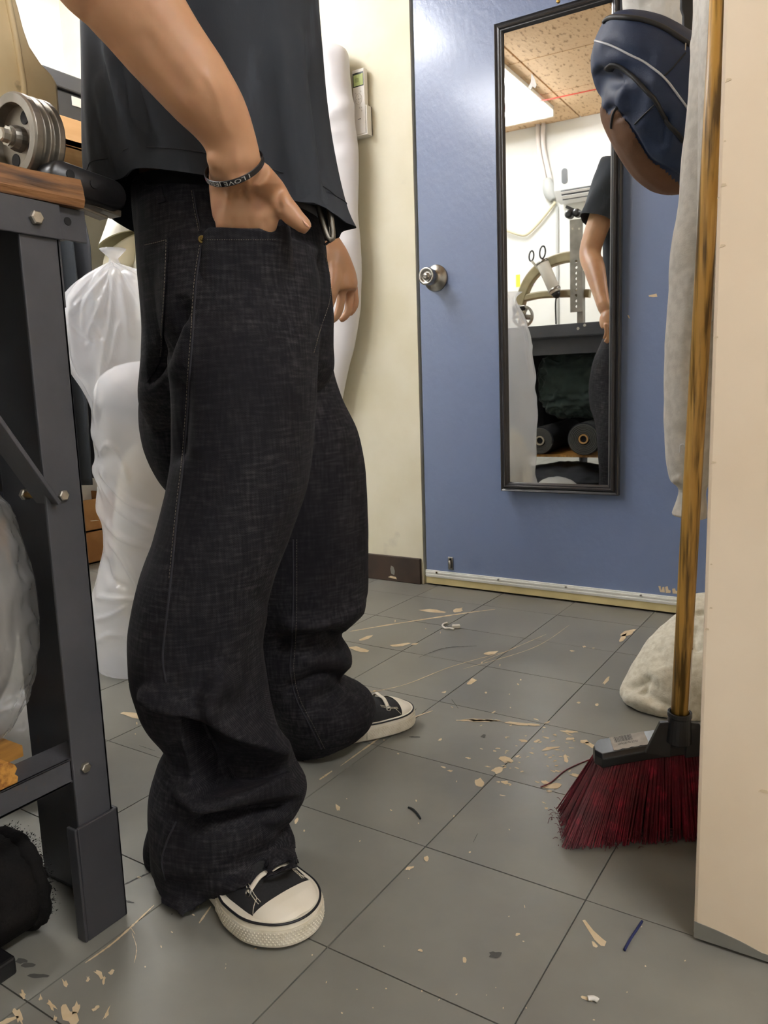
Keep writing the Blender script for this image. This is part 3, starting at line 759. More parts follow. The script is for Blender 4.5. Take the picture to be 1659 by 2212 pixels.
def plastic(name, tint, alpha=.55, rough=.18, bsc=14):
    m = bpy.data.materials.new(name); m.use_nodes = True; nt = m.node_tree; N = nt.nodes; L = nt.links
    for n_ in list(N): N.remove(n_)
    o_ = N.new('ShaderNodeOutputMaterial'); mx = N.new('ShaderNodeMixShader'); tr = N.new('ShaderNodeBsdfTransparent'); p = N.new('ShaderNodeBsdfPrincipled')
    p.inputs['Base Color'].default_value = lin(tint); p.inputs['Roughness'].default_value = rough; p.inputs['Specular IOR Level'].default_value = .8
    tl = N.new('ShaderNodeBsdfTranslucent'); tl.inputs[0].default_value = lin(tint); m2 = N.new('ShaderNodeMixShader'); m2.inputs[0].default_value = .35
    geo = N.new('ShaderNodeNewGeometry')
    bp = N.new('ShaderNodeBump'); bp.inputs['Strength'].default_value = .6; bp.inputs['Distance'].default_value = .006
    vo = N.new('ShaderNodeTexVoronoi'); vo.feature = 'DISTANCE_TO_EDGE'; vo.inputs['Scale'].default_value = bsc
    ns = N.new('ShaderNodeTexNoise'); ns.inputs['Scale'].default_value = 5; ns.inputs['Detail'].default_value = 3
    va = N.new('ShaderNodeVectorMath'); va.operation = 'ADD'; vs = N.new('ShaderNodeVectorMath'); vs.operation = 'SCALE'; vs.inputs['Scale'].default_value = .35
    L.new(geo.outputs['Position'], ns.inputs['Vector']); L.new(ns.outputs['Color'], vs.inputs[0]); L.new(geo.outputs['Position'], va.inputs[0]); L.new(vs.outputs[0], va.inputs[1]); L.new(va.outputs[0], vo.inputs['Vector'])
    L.new(vo.outputs['Distance'], bp.inputs['Height']); L.new(bp.outputs[0], p.inputs['Normal'])
    L.new(p.outputs[0], m2.inputs[1]); L.new(tl.outputs[0], m2.inputs[2])
    mx.inputs[0].default_value = alpha
    L.new(tr.outputs[0], mx.inputs[1]); L.new(m2.outputs[0], mx.inputs[2]); L.new(mx.outputs[0], o_.inputs[0])
    return m
# fuzzy black felt roll on the floor
fr = thing('felt_roll', 'roll of black felt with a fuzzy end lying under the work table', 'fabric roll', (-.86, .2, 0))
ra = []
rr = random.Random(8)
cy_ = np.array((-.868, 0, .0625))
rings = []
for i in range(30):
    y = -.3 + .775 * i / 29
    rings.append([(cy_[0] + (.061 + .0015 * rr.uniform(-1, 1)) * math.cos(2 * math.pi * k / 40), y, cy_[2] + (.061 + .0015 * rr.uniform(-1, 1)) * math.sin(2 * math.pi * k / 40)) for k in range(40)])
MB().loft(rings).build('felt_body', m_felt, fr, smooth=True)
rim = []
for i in range(96):
    a = 2 * math.pi * i / 96; c = np.array((cy_[0] + .056 * math.cos(a), .474, cy_[2] + .056 * math.sin(a))); o_ = np.array((math.cos(a), 0, math.sin(a)))
    rim.append([c + (o_ * math.cos(t) + np.array((0, 1.0, 0)) * math.sin(t)) * .0095 for t in np.linspace(0, 2 * math.pi, 16, endpoint=False)])
rim = np.array(rim + rim[:1]); rim = rim + (rim - rim.mean(1, keepdims=True)) * (fbm(rim * 90, 3) * .55)[..., None]; rim[..., 2] = np.maximum(rim[..., 2], .001)
MB().loft([list(r) for r in rim], False, False).build('felt_edge', m_felt, fr, smooth=True)
fz = MB()
for k in range(4200):
    a = rr.uniform(0, 2 * math.pi); y = .478 + rr.gauss(0, .006); r0 = .061 + rr.uniform(-.012, .003)
    p = np.array((cy_[0] + r0 * math.cos(a), y, cy_[2] + r0 * math.sin(a)))
    d = np.array((math.cos(a) * rr.uniform(-.2, 1), rr.uniform(-.4, 1.2), math.sin(a) * rr.uniform(-.2, 1))) * rr.uniform(.0012, .004)
    q = p + d; q[2] = max(q[2], .001); p[2] = max(p[2], .001)
    t = np.array((rr.uniform(-1, 1), rr.uniform(-1, 1), rr.uniform(-1, 1))) * .0008
    fz.add([p - t, p + t, q], [(0, 1, 2)])
tag(fz.build('fuzz', m_felt, fr, fix=False), kind='stuff')
p = at_z(4, 2108, .0)
o = MB().box((p[0] - .035, p[1] - .03, 0), (p[0] + .012, p[1] + .012, .022)).build('rubber_pad', m_blackp, bevel=.003); tag(o, 'small black rubber pad on the floor at the left picture edge', 'pad')

# clear bag of grey scraps standing on the shelf
m_clear = plastic('clear_plastic_grey', 'd2d0cc', .42, .1, 18)
cb_ = thing('scrap_bag', 'clear plastic bag stuffed with grey scraps under the work table', 'bag', (-.905, .455, .244))
lump('scrap_filling', (-.907, .45, .395), (.08, .072, .135), mat('grey_scrap', '8d8984', .9, c2='6f6b67', scale=14), cb_, 1, .1, 5, squash=.248)
lump('bag_film', (-.905, .452, .405), (.094, .084, .165), m_clear, cb_, 2, .06, 8, squash=.2445, ridge=.04, n=(120, 90), pw=.85)
# sawn wood block on the rail
wbk = MB(); q0 = at_x(22, 1672, -.775)
m_block = mat('sawn_wood', 'c08a3e', .65, c2='7d4e1c', scale=40, stretch=(.6, 3, 3), lo=.4, hi=.62, bump=.5, bscale=90, bdist=.002)
pts = [(-.045, .2295), (.008, .2295), (.0095, .236), (.006, .24), (.0095, .2455), (.007, .251), (.0, .2575), (-.045, .258)]
MBk = MB().loft([[(x, q0[1] + a, z) for a, z in pts] for x in (-.822, -.80, -.776)])
o = MBk.build('wood_block', m_block, bevel=.001); tag(o, 'sawn orange-brown wood block resting on the lower table rail', 'wood block')

# things only the mirror shows below the table, dark fillers added among them
m_green = mat('dark_green_fleece', '37443f', .9, c2='2b3632', scale=14, sheen=.2, bump=.25, bscale=300)
m_ink = mat('ink_cloth', '16171b', .85, c2='1d1e24', scale=20, bump=.2, bscale=300)
o = lump('fleece_heap', (-1.235, .31, .60), (.19, .13, .165), m_green, None, 4, .12, 9, n=(160, 110), ridge=.10, squash=.408, pw=.6); tag(o, 'dark green fleece heaped on the rolls under the table', 'fabric')
cur = MB().box((-1.575, -.12, .245), (-.86, -.09, .80)).box((-1.578, -.09, .245), (-1.56, .47, .80))  # added dark sheet, blocks the bright background under the table
o = cur.build('dark_backing', m_ink, bevel=.004); tag(o, 'dark sheet added behind the fleece to black out the space under the table', 'fabric')
o = lump('black_cloth_heap', (-.93, .3, .66), (.075, .2, .07), m_ink, None, 6, .14, 7, n=(72, 48), ridge=.08); tag(o, 'black cloth stuffed under the table beside green fleece', 'fabric')
o = lump('white_cloth', (-.985, .53, .70), (.045, .02, .04), mat('white_rag', 'cfc9b6', .9), None, 7, .2, 7, ridge=.08); tag(o, 'small white rag sticking out under the table top', 'rag')
def cloth_roll(c, r, y0, y1, label, core, mtl, nm='fabric_roll'):
    t = thing(nm, label, 'fabric roll', (c[0], (y0 + y1) / 2, c[1] - r))
    # spiral layers showing at the end
    MB().lathe((c[0], y0, c[1]), (0, 1, 0), [(0, r), (y1 - y0 - .004, r)], 36).build('roll_body', mtl, t, smooth=False)
    turns = 6; pts = []
    for k in range(turns * 24):
        a = 2 * math.pi * k / 24; rr_ = .028 + (r - .032) * k / (turns * 24)
        pts.append((c[0] + rr_ * math.cos(a), y1 - .002, c[1] + rr_ * math.sin(a)))
    MB().tube(pts, .0045, 6).build('spiral_edge', mat('roll_edge', '4a4946', .9) , t)
    b = MB(); ringwall(b, np.array((c[0], y1 - .03, c[1])), [(0, .024), (.036, .024)], .017, 20)
    b.build('core_tube', core, t)
m_core = mat('cardboard_core', 'b98d55', .8)
r1 = mir(1166, 942, .5); r2 = mir(1264, 962, .5)
cloth_roll((max(r1[0], -1.46), .245 + .071), .07, -.05, .5, 'roll of black fabric on the table shelf, nearer the white bag', mat('core_pale', 'a99f8c', .8), m_ink)
o = lump('dark_filler_heap', (-1.28, .36, .095), (.28, .2, .09), m_ink, None, 31, .12, 8, ridge=.06, squash=.001, n=(80, 40)); tag(o, 'black heap added to darken the floor beneath the table shelf', 'fabric')  # added heap, darkens the bright floor below the shelf
cloth_roll((r2[0], .245 + .082), .081, -.05, .53, 'thick roll of black fabric with tan core on the table shelf', m_core, m_ink)
o = lump('white_bundle', (-1.24, .70, .075), (.11, .10, .085), plastic('milky_film', 'c9c8c2', .85, .3, 12), None, 10, .08, 6, squash=.001, ridge=.02); tag(o, 'grey plastic sack on the floor at the table end', 'sack')

# ------------------------------------------------ tall clear bag on the floor behind the person
m_bag = plastic('clear_plastic_white', 'f6f8fc', .42, .08, 9)
tbag = thing('tall_plastic_bag', 'tall knotted clear plastic bag stuffed with white cloth behind the jeans', 'bag', (-1.56, 1.28, 0))
DB = 1.83
prof = [(568, 240, 252, .02), (580, 222, 285, .05), (605, 180, 350, .09), (640, 145, 410, .12), (670, 134, 436, .13), (740, 140, 445, .135), (790, 152, 445, .135), (840, 184, 440, .13), (880, 206, 436, .125), (940, 205, 436, .125), (985, 213, 432, .12), (1010, 208, 436, .12), (1080, 216, 438, .125), (1150, 230, 440, .125), (1200, 226, 444, .13), (1270, 212, 446, .135), (1330, 196, 448, .14), (1385, 196, 448, .14), (1420, 212, 440, .13), (1437, 240, 420, .11)]
def bag_rings(k=1.0, seed=0, amp=.034, n=110, rows=130, sh=0.0):
    S = spline([(v, l, r, b * 1000) for v, l, r, b in prof], rows); R = []
    for v, l, r, b in S:
        Lp, Rp = at_d(l, v, DB), at_d(r, v, DB); c = (Lp + Rp) / 2; a = np.linalg.norm(Rp - Lp) / 2 * k; bb = b / 1000 * k
        th = np.linspace(0, 2 * math.pi, n, endpoint=False)
        q = c + a * np.cos(th)[:, None] * RH + bb * np.sin(th)[:, None] * FH
        R.append(q)
    R = np.array(R); cen = R.mean(1, keepdims=True)
    # gathered pleats near the knot and crumpled facets below
    top = np.clip((R[..., 2] - .62) / .34, 0, 1)
    th = np.linspace(0, 2 * math.pi, n, endpoint=False)
    pl = np.sin(th * 9 + 2.5 * np.sin(th * 2)) * .10 + np.sin(th * 17 + 1) * .05
    nn = fbm(R * np.array((9, 9, 6)) + seed, 3); rid = 1 - np.abs(fbm(R * np.array((7, 7, 11)) + 4 + seed, 2)) * 3
    dg_ = 1 - np.abs(fbm(np.stack([R[..., 0] * 9 + R[..., 2] * 9, R[..., 1] * 9, R[..., 2] * 3 - R[..., 0] * 3], -1) + seed, 2)) * 3
    f = 1 + amp * 1.4 * nn + amp * (rid + 1.2 * dg_) * (1 - top) + (pl[None, :] * top - .04 * top)
    R = cen + (R - cen) * f[..., None]
    R[..., 2] = np.maximum(R[..., 2], .002)
    return [list(x) for x in R]
bgm = MB().loft(bag_rings(n=220, rows=240)).mesh('bag_film')
fold(bgm, [('line', q_, 5, 7, a_) for q_, a_ in [
    ([(246, 574), (205, 625), (160, 668), (140, 690)], .007), ([(247, 576), (225, 640), (200, 700), (190, 760)], .008), ([(249, 576), (244, 650), (236, 740)], .009), ([(252, 576), (268, 640), (280, 730)], .007), ([(255, 576), (300, 640), (330, 700)], .006),
    ([(150, 700), (178, 730), (205, 740)], -.007), ([(210, 650), (200, 690), (215, 720), (235, 735)], -.006),
    ([(232, 700), (224, 780), (212, 860), (210, 930)], .009), ([(260, 690), (246, 760), (222, 830)], .008),
    ([(212, 1005), (245, 1050), (282, 1085), (340, 1105)], .010), ([(216, 1030), (250, 1090), (300, 1130), (340, 1150)], .009), ([(214, 990), (232, 960), (262, 990), (280, 1050)], .008),
    ([(226, 1120), (262, 1160), (310, 1180), (335, 1190)], .009), ([(230, 1160), (262, 1200), (290, 1250), (310, 1290)], .008), ([(226, 1200), (240, 1250), (280, 1270)], -.007), ([(205, 1290), (250, 1293), (300, 1296)], .010), ([(200, 1340), (240, 1330), (290, 1300)], .008), ([(205, 1390), (240, 1370), (290, 1380)], .006)]])
link('bag_film', bgm, m_bag, tbag, smooth=True)
kn_ = at_d(246, 566, DB)
MB().lathe(kn_ + np.array((0, 0, -.012)), (0, 0, 1), [(0, .022), (.012, .012), (.02, .010), (.03, .02), (.04, .03)], 14).build('bag_knot', m_bag, tbag, smooth=True)
BC = at_d(330, 1100, DB)
o = lump('bag_filling', (BC[0], BC[1], .27), (.098, .10, .27), mat('white_stuffing', 'dcdad4', .9, c2='c5bda8', scale=7), tbag, 12, .12, 5, squash=.004)
sh = lump('bag_cushion', (BC[0] - .01, BC[1], .655), (.115, .10, .075), mat('white_stuffing2', 'e4e4e4', .9), tbag, 13, .06, 4)

# second bag beside it, hidden by the jeans but seen in the mirror
b2 = thing('tall_plastic_bag', 'second tall milky plastic bag, seen at the left edge of the mirror', 'bag', (-1.2, 1.36, 0))
th2 = np.linspace(0, 2 * math.pi, 120, endpoint=False); R2 = []
for z, r in spline([(z * 10, r * 10) for z, r in [(.985, .05), (.965, .025), (.94, .03), (.88, .062), (.78, .085), (.6, .104), (.45, .108), (.3, .098), (.2, .112), (.08, .115), (.02, .1), (.002, .07)]], 130) / 10:
    R2.append(np.stack([-1.215 + .92 * r * np.cos(th2), 1.36 + .92 * r * np.sin(th2), np.full(120, max(z, .002))], -1))
R2 = np.array(R2); c2_ = R2.mean(1, keepdims=True)
f2 = 1 + .05 * fbm(R2 * 9 + 3, 3) + .05 * (1 - np.abs(fbm(R2 * np.array((8, 8, 12)) + 8, 2)) * 3) + np.sin(th2 * 11 + 2 * np.sin(th2 * 3))[None] * .07 * np.clip((R2[..., 2] - .6) / .35, 0, 1)
R2 = c2_ + (R2 - c2_) * f2[..., None]; R2[..., 2] = np.maximum(R2[..., 2], .002)
MB().loft([list(r) for r in R2]).build('bag_film', m_bag, b2, smooth=True)
lump('bag_filling', (-1.215, 1.36, .22), (.078, .078, .22), bpy.data.materials['white_stuffing'], b2, 14, .1, 5, squash=.004)
# ================================================================ THE PERSON
def denim(name, c1, c2):
    m = bpy.data.materials.new(name); m.use_nodes = True; nt = m.node_tree; N = nt.nodes; L = nt.links; b = N['Principled BSDF']
    b.inputs['Roughness'].default_value = .85; b.inputs['Specular IOR Level'].default_value = .15; b.inputs['Sheen Weight'].default_value = .0
    geo = N.new('ShaderNodeNewGeometry')
    def nz(sc, st, det=3):
        mp = N.new('ShaderNodeMapping'); mp.inputs['Scale'].default_value = st; L.new(geo.outputs['Position'], mp.inputs[0])
        n = N.new('ShaderNodeTexNoise'); n.inputs['Scale'].default_value = sc; n.inputs['Detail'].default_value = det; L.new(mp.outputs[0], n.inputs['Vector']); return n.outputs[0]
    def rng(x, a, b_, c=0, d=1):
        r = N.new('ShaderNodeMapRange'); r.inputs[1].default_value = a; r.inputs[2].default_value = b_; r.inputs[3].default_value = c; r.inputs[4].default_value = d; L.new(x, r.inputs[0]); return r.outputs[0]
    def ad(x, y, op='ADD'):
        m_ = N.new('ShaderNodeMath'); m_.operation = op; L.new(x, m_.inputs[0])
        if isinstance(y, float): m_.inputs[1].default_value = y
        else: L.new(y, m_.inputs[1])
        return m_.outputs[0]
    warp = rng(nz(260, (1, 1, .12)), .3, .75)        # vertical slubs
    weft = rng(nz(240, (.14, .14, 1.2)), .42, .8)     # horizontal slubs
    worn = rng(nz(7, (1, 1, .6), 4), .35, .7)
    wv = N.new('ShaderNodeTexWave'); wv.inputs['Scale'].default_value = 260; wv.inputs['Distortion'].default_value = .4; wv.bands_direction = 'DIAGONAL'; L.new(geo.outputs['Position'], wv.inputs['Vector'])
    tw = rng(wv.outputs['Fac'], .2, 1, 0, .35)
    s = ad(ad(ad(warp, .38, 'MULTIPLY'), ad(weft, .42, 'MULTIPLY')), tw); s = ad(s, rng(worn, 0, 1, .55, 1.15), 'MULTIPLY')
    mx = N.new('ShaderNodeMix'); mx.data_type = 'RGBA'; L.new(ad(rng(s, .1, 1.0), 1.7, 'POWER'), mx.inputs[0]); mx.inputs[6].default_value = lin(c1); mx.inputs[7].default_value = lin(c2)
    L.new(mx.outputs[2], b.inputs['Base Color'])
    bp = N.new('ShaderNodeBump'); bp.inputs['Strength'].default_value = .35; bp.inputs['Distance'].default_value = .0012; L.new(s, bp.inputs['Height']); L.new(bp.outputs[0], b.inputs['Normal'])
    return m
m_jean = denim('black_denim', '100f14', '4a4749')
m_jean_in = mat('denim_shade', '15151b', .9)
m_tee = mat('black_jersey', '2b2d31', .9, c2='34373c', scale=9, c3='474b53', c3scale=22, c3lo=.6, c3hi=.85, stretch=(1, 1, .35), bump=.15, bscale=700, bdist=.0006, spec=.15)
m_skin = mat('skin', 'b58a68', .45, c2='a97d5c', scale=16, c3='a5745c', c3scale=26, c3lo=.6, c3hi=.9, sss=.2, bump=.1, bscale=160, bdist=.0012)
m_thread = mat('seam_thread', '6b6355', .8, c2='4a453d', scale=300)
m_seam = mat('seam_denim', '1a1920', .85)

man = thing('person', 'standing person in a black tee and wide black jeans, hand in pocket', 'person', (-.78, .84, 0))

# ------------------------------------------------ jeans: two wide legs and the seat grown together
jb = MB()
oloft(jb, [((296, 418), (688, 455), 1.14, .145), ((299, 470), (700, 515), 1.14, .155), ((308, 560), (712, 590), 1.14, .165), ((317, 680), (718, 660), 1.15, .17), ((316, 780), (718, 740), 1.17, .165), ((306, 865), (719, 800), 1.19, .14), ((330, 930), (690, 850), 1.2, .09)], 40)
near_rows = [((330, 500), (690, 540), 1.08, .11), ((345, 640), (694, 690), 1.07, .125), ((372, 790), (684, 800), 1.05, .13), ((378, 950), (678, 950), 1.03, .125), ((368, 1050), (662, 1050), 1.015, .12), ((335, 1170), (628, 1150), 1.0, .12), ((305, 1260), (592, 1250), .99, .12), ((289, 1340), (573, 1340), .985, .118), ((286, 1405), (566, 1410), .98, .115), ((293, 1470), (576, 1480), .975, .108), ((318, 1540), (590, 1555), .97, .098), ((360, 1600), (611, 1630), .965, .09), ((345, 1645), (646, 1672), .96, .093), ((328, 1700), (663, 1705), .958, .097), ((324, 1750), (650, 1742), .955, .095), ((326, 1820), (622, 1786), .952, .09, -.008), ((330, 1880), (640, 1830), .95, .083, -.03)]
oloft(jb, near_rows, 110)
# the hem lies over the shoe: its edge is followed point by point
hz = [(652, 1884, .066), (628, 1848, .075), (560, 1840, .07), (450, 1860, .05), (372, 1900, .02), (343, 1945, .012), (362, 1974, .008), (402, 1984, .007), (452, 1950, .018), (502, 1929, .046), (560, 1904, .067), (604, 1885, .076), (636, 1872, .080)]
hp = [at_z(*q) for q in hz]
HEM = spline(hp + [hp[0]], 49)[:-1]
R0 = oring((326, 1820), (622, 1786), .952, .088, 48, 2, -.008); R1 = oring((330, 1876), (640, 1828), .95, .08, 48, 2, -.03)
jb.loft([list(R0), list(R1), list(R1 * .45 + HEM * .55 + np.array((0, 0, .012)) * 0), list(HEM)])
# back of the hem trailing on the floor
oloft(jb, [((330, 1760), (470, 1760), 1.0, .05), ((312, 1830), (460, 1830), 1.005, .05), ((326, 1880), (450, 1885), 1.0, .045), ((348, 1925), (440, 1930), .99, .03)], 16)
far_rows = [((400, 600), (713, 640), 1.24, .12), ((330, 760), (718, 780), 1.25, .125), ((305, 875), (738, 855), 1.255, .125), ((312, 960), (772, 928), 1.26, .125), ((350, 1040), (789, 1015), 1.27, .125), ((420, 1120), (795, 1110), 1.28, .125), ((470, 1250), (797, 1245), 1.29, .125), ((500, 1310), (787, 1305), 1.3, .12), ((520, 1372), (740, 1370), 1.31, .105), ((530, 1420), (761, 1420), 1.315, .11), ((548, 1470), (738, 1470), 1.32, .105), ((575, 1520), (797, 1500), 1.325, .108), ((602, 1580), (813, 1530), 1.325, .095), ((628, 1625), (803, 1563), 1.325, .07)]
oloft(jb, far_rows, 90)
jm = remesh(jb, .004, 4)
fold(jm, [
    ('line', [(480, 1420), (452, 1480), (440, 1512), (452, 1553), (492, 1585), (545, 1612), (592, 1640), (624, 1664)], 46, 12, .026),
    ('poly', [(385, 1530), (445, 1552), (490, 1588), (545, 1614), (614, 1655), (618, 1672), (560, 1700), (500, 1722), (445, 1728), (412, 1700), (396, 1620)], 30, -.055),
    ('line', [(626, 1668), (612, 1688), (560, 1706), (500, 1726), (440, 1738), (370, 1700)], 14, 24, .019),
    ('line', [(392, 1795), (425, 1768), (500, 1757), (580, 1740), (652, 1727)], 7, 26, -.030),
    ('line', [(400, 1778), (430, 1752), (500, 1742), (580, 1725), (650, 1712)], 16, 8, .010),
    ('line', [(378, 1765), (365, 1800), (352, 1850), (362, 1895)], 12, 12, .004),
    ('line', [(640, 1790), (600, 1800), (560, 1790)], 10, 18, -.006),
    ('line', [(300, 1490), (340, 1520), (400, 1540), (450, 1553)], 30, 9, .015),
    ('line', [(360, 1602), (385, 1640), (400, 1700)], 14, 14, -.007),
    ('line', [(398, 1000), (392, 900), (394, 800)], 12, 30, .004),
    ('line', [(560, 1300), (520, 1380), (480, 1430)], 40, 40, .005),
    ('line', [(650, 1000), (600, 1150), (540, 1290)], 45, 45, .004),
], 0, 1.12)
fold(jm, [
    ('line', [(404, 640), (378, 725), (348, 788), (316, 838)], 10, 18, -.018),
    ('line', [(420, 690), (400, 760), (378, 830)], 20, 20, .008),
    ('line', [(690, 540), (706, 600), (704, 650), (684, 730)], 14, 10, -.010),
    ('line', [(706, 560), (718, 620), (714, 680), (694, 740)], 8, 10, .004),
    ('line', [(385, 790), (384, 900), (376, 1010)], 24, 8, -.012),
    ('line', [(745, 1366), (690, 1384), (640, 1392), (575, 1404)], 16, 22, -.020),
    ('line', [(790, 1290), (740, 1330), (690, 1345), (600, 1345)], 26, 14, .014),
    ('line', [(742, 1470), (705, 1462), (660, 1478), (610, 1500)], 10, 20, -.015),
    ('line', [(735, 1480), (715, 1520), (700, 1560)], 14, 14, .006),
    ('line', [(770, 1440), (700, 1425), (640, 1436)], 16, 16, .006),
], .9, 2)
co, no = coords(jm), normals(jm)
co = co + no * (fbm(co * 14, 3) * .0022 + fbm(co * np.array((30, 30, 9)), 2) * .0009)[:, None]
co[:, 2] = np.maximum(co[:, 2], .0015)
setco(jm, co)
jv = bvh_of(jm)
jeans = link('jeans', jm, m_jean, man, smooth=True)
jeans['label'] = 'wide black denim jeans stacked in folds over the shoes'
ORG[jeans.name] = ORG[man.name]
# stitched seams
def stitch(pts, r=.0011, mtl=m_seam, n=70, off=.0004, nm='seam'):
    P = seam(jv, pts, r, n, off)
    if len(P) > 3: MB().tube(P, r, 6).build(nm, mtl, jeans, smooth=True)
def stitches(pts, step=.0042, ln=.0026, r=.00045, mtl=m_thread, off=.0009):
    P = seam(jv, pts, r, 240, off); b = MB(); acc = 0; last = None
    if len(P) < 4: return
    D = np.concatenate([[0], np.cumsum([np.linalg.norm(P[i + 1] - P[i]) for i in range(len(P) - 1)])]); A = np.array(P)
    f = lambda s: np.array([np.interp(s, D, A[:, k]) for k in range(3)])
    s = 0
    while s + ln < D[-1]:
        b.tube([f(s), f(s + ln)], r, 4); s += step
    b.build('stitching', mtl, jeans)
outs = [(436, 530), (425, 600), (418, 700), (411, 800), (405, 900), (397, 1000), (385, 1100), (370, 1250), (355, 1380), (352, 1430), (359, 1475)]
stitch(outs, .0013); stitches([(u - 4, v) for u, v in outs[:8]])
stitch([(418, 410), (424, 450), (434, 500)], .001); stitches([(414, 412), (420, 452), (431, 505)])
stitch([(381, 1775), (362, 1815), (350, 1860), (358, 1900)], .0012)
ins = [(633, 1165), (633, 1300), (630, 1390), (627, 1450), (640, 1510), (668, 1565), (694, 1618)]
stitch(ins, .0013); stitches([(u + 8, v) for u, v in ins], r=.0004)
stitches([(700, 545), (712, 600), (711, 650), (690, 715), (676, 765)])
# back pocket, front pocket edge, belt loops, rivet
MB_ = patch(jv, ((316, 524), (368, 514), (352, 764), (321, 830)), lambda s, t: .0028, 14, 30, .003)
bp_ = MB_.build('back_pocket', m_jean, jeans, smooth=False, bevel=.0008)
stitches([(364, 520), (361, 610), (355, 700), (347, 768)], off=.0036); stitches([(318, 530), (364, 520)], off=.0036)
PK = [(440, 509), (626, 509), (650, 640), (418, 640)]
pk = patch(jv, PK, lambda s, t: (-.004 + .006 * (1 - t) + .018 * min(1, (1 - abs(2 * s - 1)) * 4.5) ** .8 * (1 - t) ** 1.3) if 0 < s < 1 else -.003, 40, 24, .0022).build('front_pocket', m_jean, jeans, smooth=True)
pkv = BVHTree.FromPolygons([tuple(np.array(v.co) + ORG[man.name]) for v in pk.data.vertices], [tuple(p.vertices) for p in pk.data.polygons])
for dv in (9,):
    P = [hit(pkv, u, 509 + dv, .0005) for u in np.linspace(448, 600, 60)]; P = [p for p in P if p is not None]; b = MB()
    for i in range(0, len(P) - 2, 2): b.tube([P[i], P[i] + (P[i + 1] - P[i]) * .9], .0004, 4)
    b.build('stitching', m_thread, jeans)
rv = hit(jv, 437, 518, .001)
nr = EYE - rv; nr /= np.linalg.norm(nr)
riv = MB().lathe(rv - nr * .001, nr, [(0, .0046), (.0012, .0048), (.002, .004), (.0014, .0026), (.0012, .0018), (.003, .0016), (.0036, .0008)], 20).build('rivet', mat('rivet_brass', '8a7442', .35, metal=1, c2='5f4f2c', scale=90), jeans, smooth=True)
for (u0, v0, u1, v1) in [(346, 404, 354, 440), (452, 398, 458, 436)]:
    b = MB(); P0, P1 = hit(jv, u0, v0 + 6, .004), hit(jv, u1, v1, .003)
    if P0 is not None and P1 is not None:
        b.bar(P0, P1, .010, .0035, up=FH).build('belt_loop', m_jean, jeans, bevel=.0008)
# belt and buckle under the tee hem
bl = MB(); R1 = oring((299, 412), (694, 458), 1.14, .151, 64); R2 = oring((300, 440), (698, 484), 1.14, .153, 64)
bl.loft([list(R1), list(R2), list(R2 * 1.0 + 0), list(R1)], False, False)
belt = bl.build('belt', mat('belt_black', '121214', .5), man, smooth=True)
bk = at_d(690, 490, 1.07)
MB().tube(spline([bk + RH * .0 + np.array((0, 0, .028)), bk + RH * .006 + np.array((0, 0, .0)), bk + RH * .012 + np.array((0, 0, -.016)), bk + RH * .017 + np.array((0, 0, -.012)), bk + RH * .014 + np.array((0, 0, .026))], 24), .0045, 8).build('buckle', mat('buckle_metal', '8f8a82', .35, metal=1), belt, smooth=True)
MB().tube(spline([at_d(700, 480, 1.08), at_d(716, 500, 1.08), at_d(712, 520, 1.08), at_d(700, 530, 1.08)], 16), .004, 8, flat=.4).build('belt_tongue', mat('belt_black2', '121214', .5), belt, smooth=True)

# ------------------------------------------------ tee: open tube with sleeves
rows_t = [((224, 440), (758, 490), 1.14, .176), ((217, 405), (738, 440), 1.14, .175), ((212, 330), (717, 340), 1.14, .176), ((208, 200), (701, 205), 1.14, .18), ((206, 60), (690, 60), 1.14, .185), ((208, -80), (680, -80), 1.14, .19), ((218, -230), (664, -230), 1.14, .195), ((240, -330), (640, -330), 1.14, .195), ((280, -385), (600, -385), 1.14, .165), ((345, -402), (555, -402), 1.14, .11), ((372, -406), (540, -404), 1.14, .085)]
S = spline([(r[0][0], r[0][1], r[1][0], r[1][1], r[2] * 1000, r[3] * 1000) for r in rows_t], 90)
NT = 128
G = np.array([oring((s[0], s[1]), (s[2], s[3]), s[4] / 1000, s[5] / 1000, NT, 2.3) for s in S])
th = np.linspace(0, 2 * math.pi, NT, endpoint=False)
tt = np.linspace(0, 1, len(S))[:, None]
cen = G.mean(1, keepdims=True); rad = G - cen; rn = rad / np.linalg.norm(rad, axis=2, keepdims=True)
low = np.clip(1 - tt / .5, 0, 1)
wav = (np.sin(th * 7 + 1.2 + .8 * np.sin(th * 2)) * .006 + np.sin(th * 13 + 4 * tt) * .003)[...] if False else (np.sin(th[None] * 7 + 1.2 + .8 * np.sin(th[None] * 2) + tt * 1.5) * .006 + np.sin(th[None] * 15 + 4 * tt) * .0025)
dr_ = np.exp(-((th[None] - 5.35) / .16) ** 2) * -.007 + np.exp(-((th[None] - 5.0) / .10) ** 2) * .004 + np.exp(-((th[None] - 3.9) / .14) ** 2) * .006 - np.exp(-((th[None] - 4.15) / .12) ** 2) * .006
G = G + rn * ((wav * low ** 1.2) + dr_ * (.35 + .65 * low) + fbm(G * np.array((8, 8, 3)), 3) * .005)[..., None]
hemz = (np.sin(th * 3 + .4) * .004 + np.sin(th * 9) * .0016)[None] * np.clip(1 - tt / .12, 0, 1)
nearm = np.exp(-((th - 4.5) / .7) ** 2)[None] * .006 * np.clip(1 - tt / .3, 0, 1) - np.exp(-((th - 2.6) / .7) ** 2)[None] * .022 * np.clip(1 - tt / .3, 0, 1)
G[..., 2] += hemz + nearm
tb_ = MB(); tb_.loft([list(r) for r in G], False, False)
Gi = G - rn * .0022
hemband = MB()
tb_.loft([list(G[0]), list(Gi[0]), list(Gi[6]), list(Gi[20])], False, False)
